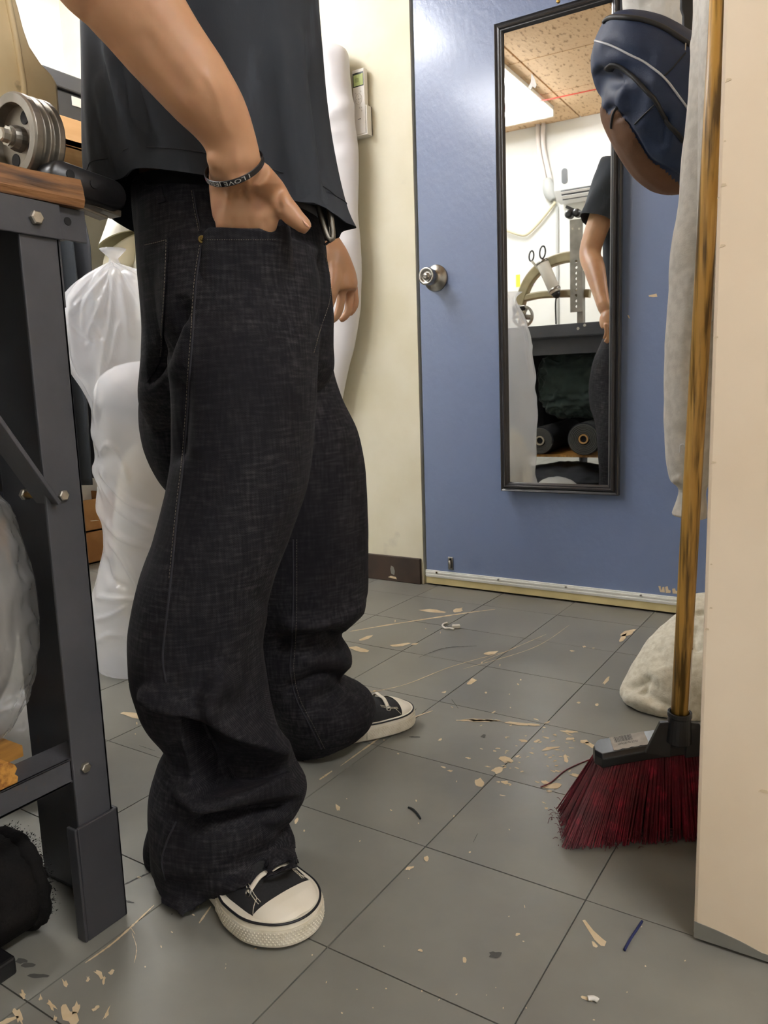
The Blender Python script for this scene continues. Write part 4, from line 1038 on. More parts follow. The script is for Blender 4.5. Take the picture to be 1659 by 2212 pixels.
# joints of the arms
S_R = at_d(455, -470, .985); E_R = at_d(186, -92, .865)
S_L = np.array((-.908, .975, 1.435))
E_L = np.array((-.988, 1.035, 1.150)); W_L = at_d(704, 528, 1.495)
def sleeve(mb, a, b, r0, r1, n=28, rows=14):
    d = b - a; d /= np.linalg.norm(d); x = np.cross(d, RH); x /= np.linalg.norm(x); y = np.cross(d, x); R = []
    for i in range(rows):
        f = i / (rows - 1); c = a + (b - a) * f; r = r0 + (r1 - r0) * f
        R.append([c + (r + .004 * math.sin(5 * t + 6 * f)) * (math.cos(t) * x + math.sin(t) * y) for t in np.linspace(0, 2 * math.pi, n, endpoint=False)])
    mb.loft(R, True, False)
    mb.loft([R[-1], [np.array(p) * .97 + b * .03 for p in R[-1]], [a + (b - a) * .7 + (np.array(p) - b) * .92 for p in R[-1]]], False, False)
sleeve(tb_, S_R + (S_R - E_R) * .05 + FH * .03, S_R + (E_R - S_R) * .60, .085, .082)
sleeve(tb_, S_L + (S_L - E_L) * .12 - FH * .03, S_L + (E_L - S_L) * .62, .094, .083)
ttm = tb_.mesh('tee')
fold(ttm, [('line', [(228, 60), (255, 170), (285, 270), (310, 350)], 10, 14, .009), ('line', [(216, 150), (232, 260), (262, 360), (270, 395)], 8, 12, .010), ('line', [(262, 120), (300, 230), (345, 330)], 12, 12, -.008), ('line', [(640, 40), (652, 200), (676, 380), (690, 450)], 10, 14, .009), ('line', [(605, 60), (612, 220), (640, 420)], 12, 14, .008), ('line', [(666, 120), (690, 330), (716, 450)], 8, 10, -.005), ('line', [(560, 150), (566, 280), (600, 400)], 16, 16, -.004), ('line', [(620, 455), (650, 445), (690, 440)], 10, 10, .004)])
tee = link('tee', ttm, m_tee, man, smooth=True, label='faded black t-shirt with a raw wavy hem')
hb = MB()
for k in (4,):
    hb.tube([G[k][j % NT] + rn[k][j % NT] * .0004 for j in range(NT + 1)], .0007, 5, caps=False)
hb.build('hem_stitch', mat('tee_thread', '1b1c20', .9), tee, smooth=True)

# ------------------------------------------------ body: trunk, arms, hands, neck and head in one skin
bd = MB()
def limb(mb, pts, n=20):
    """pts: (centre, radius across, radius in depth)"""
    P = spline([tuple(p) + (a * 1000, b * 1000) for p, a, b in pts], max(10, 7 * len(pts))); rings = []
    ref = None
    for i, q in enumerate(P):
        c = q[:3]; t = P[min(i + 1, len(P) - 1)][:3] - P[max(i - 1, 0)][:3]; t /= np.linalg.norm(t)
        f = FH - t * (FH @ t); f /= np.linalg.norm(f); x = np.cross(f, t)
        rings.append([c + q[3] / 1000 * math.cos(a) * x + q[4] / 1000 * math.sin(a) * f for a in np.linspace(0, 2 * math.pi, n, endpoint=False)])
    mb.loft(rings); return mb
oloft(bd, [((320, 470), (670, 480), 1.14, .125), ((300, 300), (630, 300), 1.14, .13), ((260, 100), (640, 100), 1.14, .145), ((240, -100), (650, -100), 1.14, .155), ((255, -280), (640, -280), 1.14, .165), ((320, -372), (585, -372), 1.14, .15), ((395, -402), (535, -402), 1.14, .07), ((415, -425), (520, -425), 1.14, .05)], 60, 40)
dj = hit(jv, 530, 540, 0.0) @ FH
def pz(u, v, d): return at_d(u, v, d)
def wpx(w, d): return w * d / F_PX / 2
d0 = dj - .004; print('HIP', dj)
# right arm: outline measured from the photo
arm_r = [(S_R, .062, .06), (S_R + (E_R - S_R) * .5, .052, .05), (E_R + np.array((0, 0, .012)), .048, .046),
         (pz(262, -20, .872), .050, .046), (pz(303, 30, .878), .0485, .044), (pz(358, 105, .888), .045, .040), (pz(425, 190, .900), .0405, .036), (pz(470, 250, .912), .035, .031), (pz(497, 305, .922), .0298, .0255), (pz(507, 345, .928), .0296, .0235)]
limb(bd, arm_r)
hand = [(pz(503, 325, .925), .0285, .024), (pz(508, 360, .930), .0305, .0215), (pz(518, 400, d0 - .002), .0372, .0195), (pz(527, 440, d0 + .001), .0405, .0175), (pz(532, 475, d0 + .004), .0395, .0155), (pz(533, 498, d0 + .014), .033, .012), (pz(532, 525, d0 + .034), .028, .010)]
limb(bd, hand, 28)
for (u, w_) in ((482, .0086), (515, .0096), (549, .0098), (580, .0092)):
    du = hit(jv, u, 535, 0.0) @ FH - .002
    limb(bd, [(pz(u + (530 - u) * .1, 455, d0 - .004), w_, .008), (pz(u, 478, (d0 + du) / 2 - .003), w_ * 1.1, .009), (pz(u, 496, du + .004), w_, .009), (pz(u, 512, du + .016), w_, .009), (pz(u, 545, du + .034), w_ * .9, .008)], 12)
for (u0, v0, u1, v1) in ((500, 385, 486, 470), (516, 385, 520, 470), (532, 385, 553, 470)):   # tendons
    limb(bd, [(pz(u0, v0, .931 - .0185), .003, .004), (pz((u0 + u1) / 2, (v0 + v1) / 2, d0 - .0165), .0035, .004), (pz(u1, v1, d0 - .010), .004, .005)], 8)
# thumb
limb(bd, [(pz(556, 375, .928), .016, .016), (pz(588, 412, d0 - .004), .0165, .016), (pz(612, 443, d0 - .006), .0135, .014), (pz(630, 464, d0 - .006), .0128, .0125), (pz(645, 478, d0 - .007), .0108, .011), (pz(658, 489, d0 - .007), .0098, .0098), (pz(667, 497, d0 - .006), .0070, .0075)], 18)
# wrist bone
limb(bd, [(pz(470, 325, .915), .010, .009), (pz(466, 345, .915), .011, .010), (pz(468, 362, .918), .008, .008)], 10)
# left arm and hand
limb(bd, [(S_L, .056, .054), (S_L + (E_L - S_L) * .5, .050, .048), (E_L, .044, .043), (E_L + (W_L - E_L) * .35, .043, .040), (E_L + (W_L - E_L) * .75, .032, .030), (W_L, .027, .024)])
DL = 1.495
limb(bd, [(W_L + (E_L - W_L) * .12, .029, .026), (W_L, .028, .022), (pz(721, 560, DL - .01), .030, .027), (pz(734, 595, DL), .031, .033), (pz(742, 618, DL), .028, .036), (pz(744, 630, DL), .023, .034)], 24)
for k, (dd, u0, v0, u1, v1, u2, v2, r_) in enumerate([(-.034, 722, 628, 714, 656, 702, 676, .0074), (-.012, 738, 638, 733, 668, 714, 695, .0078), (.011, 755, 640, 753, 668, 734, 693, .0076), (.033, 765, 630, 768, 654, 752, 681, .0070)]):
    limb(bd, [(pz(u0, v0 - 14, DL + dd), r_ * 1.15, r_ * 1.1), (pz(u0, v0, DL + dd), r_ * 1.15, r_ * 1.1), (pz(u1, v1, DL + dd), r_ * 1.05, r_), (pz((u1 + u2) / 2 + 2, (v1 + v2) / 2 + 3, DL + dd), r_ * .95, r_ * .95), (pz(u2, v2, DL + dd), r_ * .8, r_ * .8)], 12)
limb(bd, [(pz(722, 568, DL - .025), .013, .013), (pz(724, 598, DL - .035), .0125, .0125), (pz(719, 622, DL - .04), .011, .011), (pz(712, 640, DL - .042), .008, .008)], 12)
# head with brow, nose, chin and ears
HC = at_d(470, -610, 1.14); FD = RH                    # the person looks along RH
def blob(mb, c, r, n=24):
    rings = []
    for p in np.linspace(.05, math.pi - .05, n):
        rings.append([c + FD * r[0] * math.sin(p) * math.cos(a) + FH * r[1] * math.sin(p) * math.sin(a) + np.array((0, 0, r[2] * math.cos(p))) for a in np.linspace(0, 2 * math.pi, n, endpoint=False)])
    mb.loft(rings)
HC = np.array((HC[0], HC[1], 1.60))
blob(bd, HC + np.array((0, 0, .03)), (.095, .076, .098)); blob(bd, HC + FD * .03 + np.array((0, 0, -.045)), (.062, .058, .075))
blob(bd, HC + FD * .078 + np.array((0, 0, -.10)), (.024, .026, .022)); blob(bd, HC + FD * .098 + np.array((0, 0, -.022)), (.022, .015, .017)); blob(bd, HC + FD * .088 + np.array((0, 0, .005)), (.012, .010, .028))
blob(bd, HC + FD * .080 + np.array((0, 0, .034)), (.016, .05, .012)); blob(bd, HC + FD * .088 + np.array((0, 0, -.062)), (.013, .026, .010))
for s in (-1, 1): blob(bd, HC - FD * .005 + FH * s * .077 + np.array((0, 0, -.012)), (.022, .009, .033), 14)
limb(bd, [(HC + np.array((0, 0, .02)) - FD * .012, .046, .046), (HC + np.array((0, 0, -.06)) - FD * .012, .050, .050), (np.array((HC[0], HC[1], 1.50)) - FD * .018, .053, .053), (np.array((HC[0], HC[1], 1.44)) - FD * .03, .062, .062)])
bm_ = remesh(bd, .0034, 5)
co, no = coords(bm_), normals(bm_)
co = co + no * (fbm(co * 45, 2) * .0005)[:, None]
uvb = proj_np(co); depb = co @ FH
# veins on the back of the hand and wrist
setco(bm_, co)
fold(bm_, [('line', [(528, 392), (524, 420), (530, 448)], 6, 6, -.0022), ('line', [(505, 300), (512, 340), (520, 380), (545, 430)], 7, 7, .0013), ('line', [(500, 400), (495, 430), (480, 465)], 6, 6, .0011),
           ('line', [(440, 150), (465, 200), (480, 250), (500, 300)], 9, 9, .0018), ('line', [(502, 470), (503, 492)], 5, 5, -.0016), ('line', [(537, 470), (538, 492)], 5, 5, -.0016), ('line', [(572, 470), (573, 492)], 5, 5, -.0016),
           ('line', [(607, 400), (600, 430), (606, 458)], 8, 10, -.004), ('line', [(625, 447), (636, 466)], 4, 4, -.0008), ('line', [(300, 60), (350, 130), (420, 215)], 16, 16, -.0018)], 0, 1.0)
body = link('body', bm_, m_skin, man, smooth=True, label='tanned skin of arms, hands, neck and face')
bv = BVHTree.FromPolygons([tuple(p + ORG[man.name]) for p in coords(bm_)], [tuple(p.vertices) for p in bm_.polygons])
nail = patch(bv, ((652, 474), (664, 484), (670, 494), (661, 488)), lambda s, t: .0004 + .0008 * math.sin(math.pi * t), 8, 8, .001).build('thumb_nail', mat('nail', 'd9a892', .3), body, smooth=True)
m_hair = mat('hair_black', '15110e', .5, c2='241b15', scale=60, bump=.6, bscale=150, bdist=.006)
hh = MB(); blob(hh, HC + np.array((0, 0, .042)) - FD * .014, (.097, .083, .102), 30); hm_ = hh.mesh('hair')
cc_ = coords(hm_); keep = (cc_ - HC) @ FD; cc_[:, 2] += np.where((keep > .055) & (cc_[:, 2] < HC[2] + .075), .03, 0); cc_ += fbm(cc_ * 40, 2)[:, None] * .004; setco(hm_, cc_)
link('hair', hm_, m_hair, man, smooth=True)
for s in (-1, 1):
    e = HC + FD * .083 + FH * s * .031 + np.array((0, 0, .012)); b = MB(); blob(b, e, (.0115, .013, .0085), 14); ey = b.build('eye', mat('eye_white', 'e8e4dc', .25), man, smooth=True)
    b = MB(); blob(b, e + FD * .0085, (.004, .0055, .0055), 12); b.build('iris', mat('iris_brown', '2b1a10', .2), ey, smooth=True)
b = MB(); blob(b, HC + FD * .098 + np.array((0, 0, -.062)), (.006, .024, .005), 14); b.build('mouth', mat('lips', 'a8665a', .45), man, smooth=True)

# ------------------------------------------------ bracelet with its print
A, B_ = at_d(449, 377, .930), at_d(563, 344, .930); C_ = (A + B_) / 2; ea_ = (B_ - A) / 2; nb = at_d(505, 391, .930 - .0285) - C_
def brc(a, w=0, out=0):
    p = C_ + ea_ * math.cos(a) + nb * math.sin(a); t = -ea_ * math.sin(a) + nb * math.cos(a); t /= np.linalg.norm(t)
    o_ = (p - C_) / np.linalg.norm(p - C_); z_ = np.cross(t, o_); z_ *= np.sign(z_[2]); return p + o_ * (out + .0022) + z_ * w
brm = MB(); brm.loft([[brc(a, .0030, .0), brc(a, .0034, .0008), brc(a, .0028, .0016), brc(a, -.0028, .0016), brc(a, -.0034, .0008), brc(a, -.0030, 0)] for a in np.linspace(0, 2 * math.pi, 73)], False, False)
brace = brm.build('bracelet', mat('rubber_black', '101013', .4), man, smooth=False, label='black rubber bracelet printed I LOVE JESUS')
def text_mesh(s, size=1.0):
    cu = bpy.data.curves.new('t', 'FONT'); cu.body = s; cu.size = size; cu.resolution_u = 2
    o = bpy.data.objects.new('t', cu); COL.objects.link(o); dg = bpy.context.evaluated_depsgraph_get(); dg.update()
    me = bpy.data.meshes.new_from_object(o.evaluated_get(dg)); bpy.data.objects.remove(o, do_unlink=True); bpy.data.curves.remove(cu); return me
tm_ = text_mesh('I LOVE JESUS'); tc = coords(tm_); x0, x1 = tc[:, 0].min(), tc[:, 0].max()
new = []
for x, y, _ in tc:
    f = (x - x0) / (x1 - x0); a = math.radians(58 + f * 98); new.append(brc(a, -(y - .35) * .0062, .0018))
setco(tm_, np.array(new)); link('print', tm_, mat('print_grey', 'b9b7b2', .6), brace)
ht = MB().add([brc(math.radians(160 + 5 * q), w_, .0018) for q, w_ in ((0, 0), (.4, .0016), (1, .002), (1.6, 0), (1, -.002), (.4, -.0016))], [(0, 1, 2, 3, 4, 5)]); ht.build('print_heart', mat('print_red', 'a33a4a', .6), brace, fix=False)

# ------------------------------------------------ shoes
m_rub = mat('rubber_white', 'e6e0d0', .5, c2='dcd4c0', scale=14, c3='b5aa92', c3scale=30, c3lo=.68, c3hi=.8)
m_canvas = mat('canvas_black', '131315', .85, c2='1b1b1e', scale=300, bump=.3, bscale=900, bdist=.0006)
m_lace = mat('lace_cream', 'ddd5c4', .85, bump=.3, bscale=900, bdist=.0005)
m_band = mat('foxing_band', 'e2dbc8', .55, c2='d3cab3', scale=60)
m_stripe = mat('stripe_black', '15151a', .5)
def shoe(tip, ang, side, label, laces=1):
    """tip: floor point under the toe; ang: heading; side: +1 right foot, -1 left foot"""
    t = np.array((math.cos(ang), math.sin(ang), 0)); s = np.array((math.sin(ang), -math.cos(ang), 0)) * side   # s: outer side
    Lh = .288
    def W(x, o=0):      # (inner, outer) half widths along the foot, x=0 toe .. 1 heel
        pts = [(0, .0), (.012, .016), (.04, .030), (.10, .0425), (.2, .0495), (.32, .0505), (.5, .043), (.7, .037), (.88, .0355), (.95, .030), (.985, .018), (1, .0)]
        xs, ws = zip(*pts); w_ = np.interp(x, xs, ws)
        return .0497 * max(0.0, 1 - (1 - min(x, .22) / .22) ** 2.3) ** .5 if x < .22 else w_
    def outline(k=0.0, n=150):
        xs = (1 - np.cos(np.linspace(0, math.pi, n // 2) ** 1.0)) / 2; xs[:6] = xs[:6] * np.linspace(.4, 1, 6)
        P = []
        for x in xs: P.append((x, W(x) + .004 * (1 if .08 < x < .4 else 0) * math.sin(math.pi * min(max((x - .08) / .32, 0), 1))))
        Q = [(x, -W(x)) for x in xs[::-1][1:-1]]
        out = []
        for x, y in P + Q:
            px_ = x * Lh; r = math.hypot(px_ - Lh / 2, y) or 1
            out.append((px_ + k * (px_ - Lh / 2) / r * (1.0), y * (1 + k / .05)))
        return out
    def w3(x, y, z): return tip - t * x + s * y + np.array((0, 0, z))
    sh_ = MB().loft([[w3(x, y, z) for x, y in outline(k)] for z, k in ((.001, -.004), (.004, .0), (.018, .0025), (.030, .002), (.0345, .0005), (.0345, -.012))]).build('shoe', m_rub, man, smooth=False, label=label)
    MB().loft([[w3(x, y, z) for x, y in outline(k)] for z, k in ((.0, -.006), (.0035, -.0015), (.0042, -.006))]).build('outsole', mat('outsole_dark', '4b4038', .8), sh_)
    ol = outline(.0016)
    MB().tube([w3(x, y, .0335) for x, y in ol + ol[:1]], .0016, 6, caps=False).build('foxing_stripe', m_stripe, sh_, smooth=True)
    # raised bumper band of little diamonds round the toe
    n = len(ol); fr = [i for i in list(range(n // 2 + 2, n)) + list(range(0, n // 2 - 2)) if ol[i % n][0] < .125]
    o1, o2 = outline(.0042), outline(.0046)
    MB().loft([[w3(o1[i][0], o1[i][1], .0065), w3(o2[i][0], o2[i][1], .009), w3(o2[i][0], o2[i][1], .0245), w3(o1[i][0], o1[i][1], .027), w3(ol[i][0], ol[i][1], .026), w3(ol[i][0], ol[i][1], .0075)] for i in fr]).build('toe_bumper', m_band, sh_)
    dm = MB(); pts = spline([w3(o2[i][0], o2[i][1], 0) for i in fr], 64); od = [(p - (tip - t * .09)) for p in pts]
    for r in range(5):
        for i in range(1, 62):
            p = (pts[i] if r % 2 else (pts[i] + pts[i + 1]) / 2); o_ = od[i] / np.linalg.norm(od[i]); tg = pts[i + 1] - pts[i - 1]; tg /= np.linalg.norm(tg)
            c = p + np.array((0, 0, .0102 + r * .0033)); zz = np.array((0, 0, .0016))
            dm.add([c - tg * .0017, c - zz, c + tg * .0017, c + zz, c + o_ * .0011], [(0, 1, 4), (1, 2, 4), (2, 3, 4), (3, 0, 4)])
    tag(dm.build('bumper_diamonds', m_band, sh_, fix=False), kind='stuff')
    # upper
    def H(x): return np.interp(x, [0, .03, .08, .14, .2, .28, .36, .5, .7, 1], [.030, .038, .045, .050, .054, .064, .070, .072, .070, .070])
    def sect(x, k=1.0, up=0.0, n=19):
        hw = W(x) * .93; h = H(x) - .03; out = []
        for a in np.linspace(0, math.pi, n):
            cc = math.cos(a); ss = math.sin(a) ** .8
            out.append(w3(x * Lh, cc * (hw + up) * (1 - .12 * ss * min(1, x * 3)), .030 + (h + up) * ss))
        return out
    xs = np.linspace(.015, .99, 44)
    MB().loft([sect(x) for x in xs], False, False, closed=False).build('canvas_upper', m_canvas, sh_, smooth=True)
    # rubber toe cap with a rounded back edge
    cap = MB(); rows = []
    for x in np.linspace(.012, .118, 22):
        rows.append(x)
    def capx(x, a): return x
    R = []
    for i, x in enumerate(rows):
        n = 19; hw = W(x) * .93; h = H(x) - .03; ring = []
        for a in np.linspace(0, math.pi, n):
            xx = x + (x / .118) ** 2 * .03 * (1 - math.sin(a)); hw2 = W(xx) * .93; h2 = H(xx) - .03; ss = math.sin(a) ** .8
            ring.append(w3(xx * Lh, math.cos(a) * (hw2 + .0016), .030 + (h2 + .0018) * ss))
        R.append(ring)
    cap.loft(R, False, False, closed=False).build('toe_cap', m_rub, sh_, smooth=True)
    # eyestays, laces, eyelets
    for sg in (-1, 1):
        st = MB()
        for row in (0, 1):
            P = []
            for f in np.linspace(0, 1, 14):
                x = .15 + f * .12; a = math.pi / 2 + sg * (.70 + row * .09 + .1 * (1 - f)); q = sect(x, up=.0008, n=181)[int(round(a / math.pi * 180))]; P.append(q)
            st.tube(P, .0005, 5)
        P = []
        for f in np.linspace(0, 1, 10):
            a = math.pi / 2 + sg * (.8 + f * .55); P.append(sect(.175 - f * .03, up=.0008, n=181)[min(180, max(0, int(round(a / math.pi * 180))))])
        st.tube(P, .0005, 5)
        st.build('stitching', mat('stitch_cream', 'c9c0ac', .8), sh_)
    for k in range(laces):
        x = .222 + k * .055; ends = []
        for sg in (-1, 1):
            q = np.array(sect(x, up=.0012, n=181)[int(round((math.pi / 2 + sg * .88) / math.pi * 180))]); q2 = np.array(sect(x + .004, up=.005, n=181)[90]); ends.append(q)
            o_ = q - (tip - t * x * Lh + np.array((0, 0, .03))); o_ /= np.linalg.norm(o_)
            b = MB(); ringp = []
            u_ = np.cross(o_, t); u_ /= np.linalg.norm(u_)
            b.tube([q + (t * math.cos(a) + u_ * math.sin(a)) * .0042 for a in np.linspace(0, 2 * math.pi, 17)], .0014, 6, caps=False)
            b.build('eyelet', m_steel, sh_, smooth=True)
        mid = np.array(sect(x, up=.004, n=181)[90])
        MB().tube(spline([ends[0], (ends[0] + mid) / 2 + np.array((0, 0, .007)), mid + np.array((0, 0, .002)), (ends[1] + mid) / 2 + np.array((0, 0, .007)), ends[1]], 18), .0038, 8, flat=.5, flatdir=(0, 0, 1)).build('lace', m_lace, sh_, smooth=True)
    return sh_
shoe(np.array((-.540, .630, 0)), math.radians(-14), 1, 'black canvas shoe with white rubber toe, nearer to the camera')
shoe(np.array((-.751, 1.226, 0)), math.radians(60), -1, 'black canvas shoe with white rubber toe, farther foot')
# ================================================================ RIGHT: THINGS HUNG ON THE PARTITION, BROOM, TOWEL
WX = PX            # plane of the partition side that faces the person
# hook rail
hk = thing('hook_rail', 'wooden hook rail on the partition side above the bags', 'hook rail', (WX - .01, 1.4, 1.55))
MB().box((WX - .018, 1.0, 1.52), (WX, 1.9, 1.58)).build('rail_board', mat('rail_wood', 'a9875a', .6), hk, bevel=.003)
for y in (1.10, 1.28, 1.46, 1.64, 1.80):
    MB().tube(spline([(WX - .015, y, 1.56), (WX - .05, y, 1.552), (WX - .062, y, 1.565), (WX - .062, y, 1.585)], 14), .005, 8).build('hook', m_steel, hk, smooth=True)

def inflate(mb, poly, d, b, nrm=None, levels=9, pw=.55, cen=None, fn=None, up=200):
    """puffed body: outline of pixels set at depth d (plane across the view), half thickness b"""
    C = spline(list(poly) + [poly[0]], up)[:-1]
    P = np.array([at_d(u, v, d) for u, v in C]); c = P.mean(0) if cen is None else at_d(cen[0], cen[1], d)
    rings = []
    for s in np.concatenate([np.linspace(.02, 1, levels), np.linspace(1, .02, levels)[1:]]):
        rings.append(s)
    out = []
    for i, s in enumerate(rings):
        sg = -1 if i < levels else 1
        h = b * (1 - s ** 2.6) ** pw * sg
        out.append([c + (p - c) * s + FH * h for p in P])
    mb.loft(out); return mb

# backpack
m_navy = mat('navy_cordura', '172a4a', .6, c2='122240', scale=8, bump=.35, bscale=900, bdist=.0008, c3='1d335a', c3scale=5, c3lo=.5, c3hi=.8)
m_tanc = mat('brown_canvas', '6a4526', .7, c2='5a3a1f', scale=9, bump=.3, bscale=700, bdist=.0008)
m_zip = mat('zip_black', '151517', .6)
m_pipe = mat('reflective_piping', 'c9ccd2', .3)
bpk = thing('backpack', 'navy backpack with brown bottom hanging in front of the door', 'backpack', (-.33, 1.42, .95))
DBK = at_y(1400, 220, 1.40) @ FH
bo_ = [(1302, 44), (1322, 33), (1380, 38), (1432, 56), (1482, 86), (1520, 108), (1545, 200), (1550, 330), (1530, 400), (1478, 416), (1432, 411), (1392, 384), (1352, 334), (1326, 282), (1306, 232), (1308, 192), (1303, 170), (1285, 142), (1283, 92)]
bm1 = MB(); inflate(bm1, bo_, DBK, .10, cen=(1420, 225), levels=22, pw=.5)
bmm = remesh(bm1, .004, 4)
fold(bmm, [('line', [(1283, 150), (1320, 172), (1345, 168)], 12, 16, -.010), ('line', [(1305, 232), (1330, 240), (1342, 262)], 10, 12, -.008),
           ('line', [(1330, 250), (1362, 278), (1400, 345), (1448, 372), (1500, 410)], 6, 14, -.006),
           ('line', [(1420, 150), (1400, 250), (1380, 290)], 20, 16, .006), ('line', [(1460, 200), (1450, 300), (1420, 350)], 16, 20, .006), ('line', [(1350, 180), (1340, 220), (1345, 250)], 14, 12, .006), ('line', [(1440, 240), (1432, 320)], 9, 9, -.005),
           ('line', [(1300, 95), (1360, 120), (1420, 128)], 18, 22, -.005)])
co, no = coords(bmm), normals(bmm); setco(bmm, co + no * (fbm(co * 18, 3) * .003)[:, None])
bbv = bvh_of(bmm)
bbody = link('bag_body', bmm, m_navy, bpk, smooth=True)
# brown lower panel lies over the body
def region(bvh, me, poly, off, nm, mtl, par, dmin=-9, th=0):
    """skin of a mesh inside a pixel outline, lifted by off -> its own cloth piece"""
    co, no = coords(me) + 0, normals(me); w_ = co + ORG[par.name] if False else co
    uv = proj_np(w_); ins = in_poly(uv, poly)
    fr = ((no * (w_ - EYE)).sum(1) < .0)
    sel = ins & fr; idx = -np.ones(len(co), int); V = []; Fc = []
    for p in me.polygons:
        vs = list(p.vertices)
        if all(sel[i] for i in vs):
            q = []
            for i in vs:
                if idx[i] < 0: idx[i] = len(V); V.append(w_[i] + no[i] * off)
                q.append(idx[i])
            Fc.append(tuple(q))
    return V, Fc
bw = bpk_org = ORG[bpk.name]
setco(bmm, coords(bmm) + bw)     # measure in room space, then put back
C = [tuple(p) for p in spline([(1330, 226), (1340, 238), (1362, 270), (1400, 334), (1440, 366), (1474, 400), (1500, 440), (1380, 440), (1290, 300), (1300, 228), (1318, 246)], 60)]
V, Fc = region(bbv, bmm, C, .0016, 'p', m_tanc, bpk)
setco(bmm, coords(bmm) - bw)
if Fc: MB().add(V, Fc).build('brown_panel', m_tanc, bpk, smooth=True, fix=False)
def bline(pts, r, mtl, nm, off=.001, n=50, flat=None, par=None):
    P = [hit(bbv, u, v, off) for u, v in spline(pts, n)]; P = [p for p in P if p is not None]
    if len(P) > 3: MB().tube(P, r, 8, flat=flat, flatdir=FH).build(nm, mtl, par or bbody, smooth=True)
bline([(1306, 48), (1324, 38), (1380, 43), (1430, 60), (1478, 90), (1490, 98)], .0042, m_zip, 'zipper')
bline([(1286, 88), (1320, 98), (1360, 118), (1400, 140), (1440, 175), (1470, 215), (1500, 255)], .0018, m_pipe, 'piping')
bline([(1318, 148), (1326, 140), (1345, 146), (1380, 178), (1410, 210), (1440, 260), (1475, 305), (1500, 325)], .0085, m_zip, 'pocket_zipper', flat=.4, off=.003)
bline([(1480, 115), (1450, 150), (1434, 165)], .0012, m_zip, 'seam'); bline([(1418, 222), (1390, 250), (1372, 268)], .0012, m_zip, 'seam')
bline([(1334, 232), (1325, 250), (1322, 275)], .003, m_zip, 'zipper')
pz_ = hit(bbv, 1484, 92, .004)
pl_ = MB(); z0 = pz_ + np.array((0, 0, -.028))
for s in (-1, 1): pl_.bar(pz_ + RH * s * .004, z0 + RH * s * .0055, .0016, .0016, up=FH)
pl_.bar(z0 - RH * .0055, z0 + RH * .0055, .0016, .0016, up=FH)
pl_.build('zipper_pull', m_steel, bbody)
# strap up to the hook, with blue loop
st0 = at_d(1492, 95, DBK)
MB().tube(spline([st0 + np.array((0, 0, -.02)), at_d(1492, 30, DBK), at_d(1496, -40, DBK), np.array((WX - .06, 1.46, 1.56))], 20), .014, 8, flat=.25, flatdir=FH).build('strap', m_zip, bpk, smooth=True)
MB().loft([[at_d(1466, 78, DBK + .02), at_d(1482, 40, DBK + .02), at_d(1492, 18, DBK + .02), at_d(1490, 88, DBK + .02)], [at_d(1466, 78, DBK + .026), at_d(1482, 40, DBK + .026), at_d(1492, 18, DBK + .026), at_d(1490, 88, DBK + .026)]]).build('blue_lining', mat('royal_blue', '2247a0', .6), bpk)

# crumpled white plastic bag behind the backpack
pg = MB(); DP = at_y(1420, 20, 1.62) @ FH
inflate(pg, [(1350, -10), (1352, 12), (1360, 36), (1380, 70), (1440, 100), (1500, 110), (1530, 40), (1530, -60), (1480, -120), (1400, -110)], DP, .05, cen=(1430, 0), levels=12)
pgm = remesh(pg, .005, 2); co, no = coords(pgm), normals(pgm)
co = co + no * ((1 - np.abs(fbm(co * 28, 3)) * 2.5) * .006)[:, None]; setco(pgm, co)
o = link('plastic_bag', pgm, plastic('crumpled_white_film', 'f4f4f0', .9, .25, 40), smooth=True); tag(o, 'crumpled white plastic bag hanging between mirror and backpack', 'bag')

# grey sweatshirt: body against the wall and the sleeve that shows
m_grey = mat('grey_fleece', 'dcd8ce', .95, c2='ccc8be', scale=70, detail=5, lo=.4, hi=.62, sheen=.2, bump=.35, bscale=500, bdist=.001)
sw = thing('grey_sweatshirt', 'heather grey sweatshirt sleeve hanging beside the partition', 'sweatshirt', (-.2, 1.16, .44))
DS = at_y(1490, 500, 1.17) @ FH
slb = MB()
oloft(slb, [((1503, -80), (1580, -80), DS, .03), ((1500, 20), (1578, 20), DS, .036), ((1496, 110), (1580, 120), DS, .040), ((1488, 230), (1575, 240), DS, .040), ((1472, 410), (1566, 420), DS, .042), ((1452, 560), (1560, 570), DS, .042), ((1441, 760), (1552, 770), DS, .043), ((1438, 900), (1546, 900), DS, .043), ((1441, 985), (1540, 985), DS, .042), ((1449, 1030), (1536, 1025), DS, .040), ((1455, 1044), (1530, 1038), DS, .036), ((1468, 1052), (1524, 1050), DS, .026), ((1470, 1062), (1522, 1062), DS, .024), ((1462, 1090), (1526, 1090), DS, .026), ((1451, 1116), (1526, 1122), DS, .028)], 110, 40)
slm = remesh(slb, .004, 3)
fold(slm, [('line', [(1470, 1030), (1490, 1025), (1500, 980)], 10, 12, -.005), ('line', [(1452, 1040), (1478, 1030), (1500, 1036)], 6, 7, .004), ('line', [(1500, 560), (1478, 760), (1484, 940)], 20, 20, .004),
           ('line', [(1496, 112), (1502, 80), (1520, 45), (1545, 36), (1575, 40)], 5, 6, -.004), ('line', [(1492, 118), (1498, 84), (1516, 50), (1545, 42), (1575, 46)], 6, 6, .004)])
co, no = coords(slm), normals(slm); setco(slm, co + no * (fbm(co * 16, 3) * .0025)[:, None])
sv = bvh_of(slm)
sl_ = link('sleeve', slm, m_grey, sw, smooth=True)
P = [hit(sv, u, v, .0012) for u, v in spline([(1470, 978), (1471, 962), (1478, 960), (1481, 966)], 16)]; P = [p for p in P if p is not None]
if len(P) > 3: MB().tube(P, .0010, 6).build('logo_embroidery', mat('logo_white', 'e8e6e2', .7), sl_, smooth=True)
tb2 = MB(); cxs = np.array((WX - .045, 1.30, 0))
rings = []
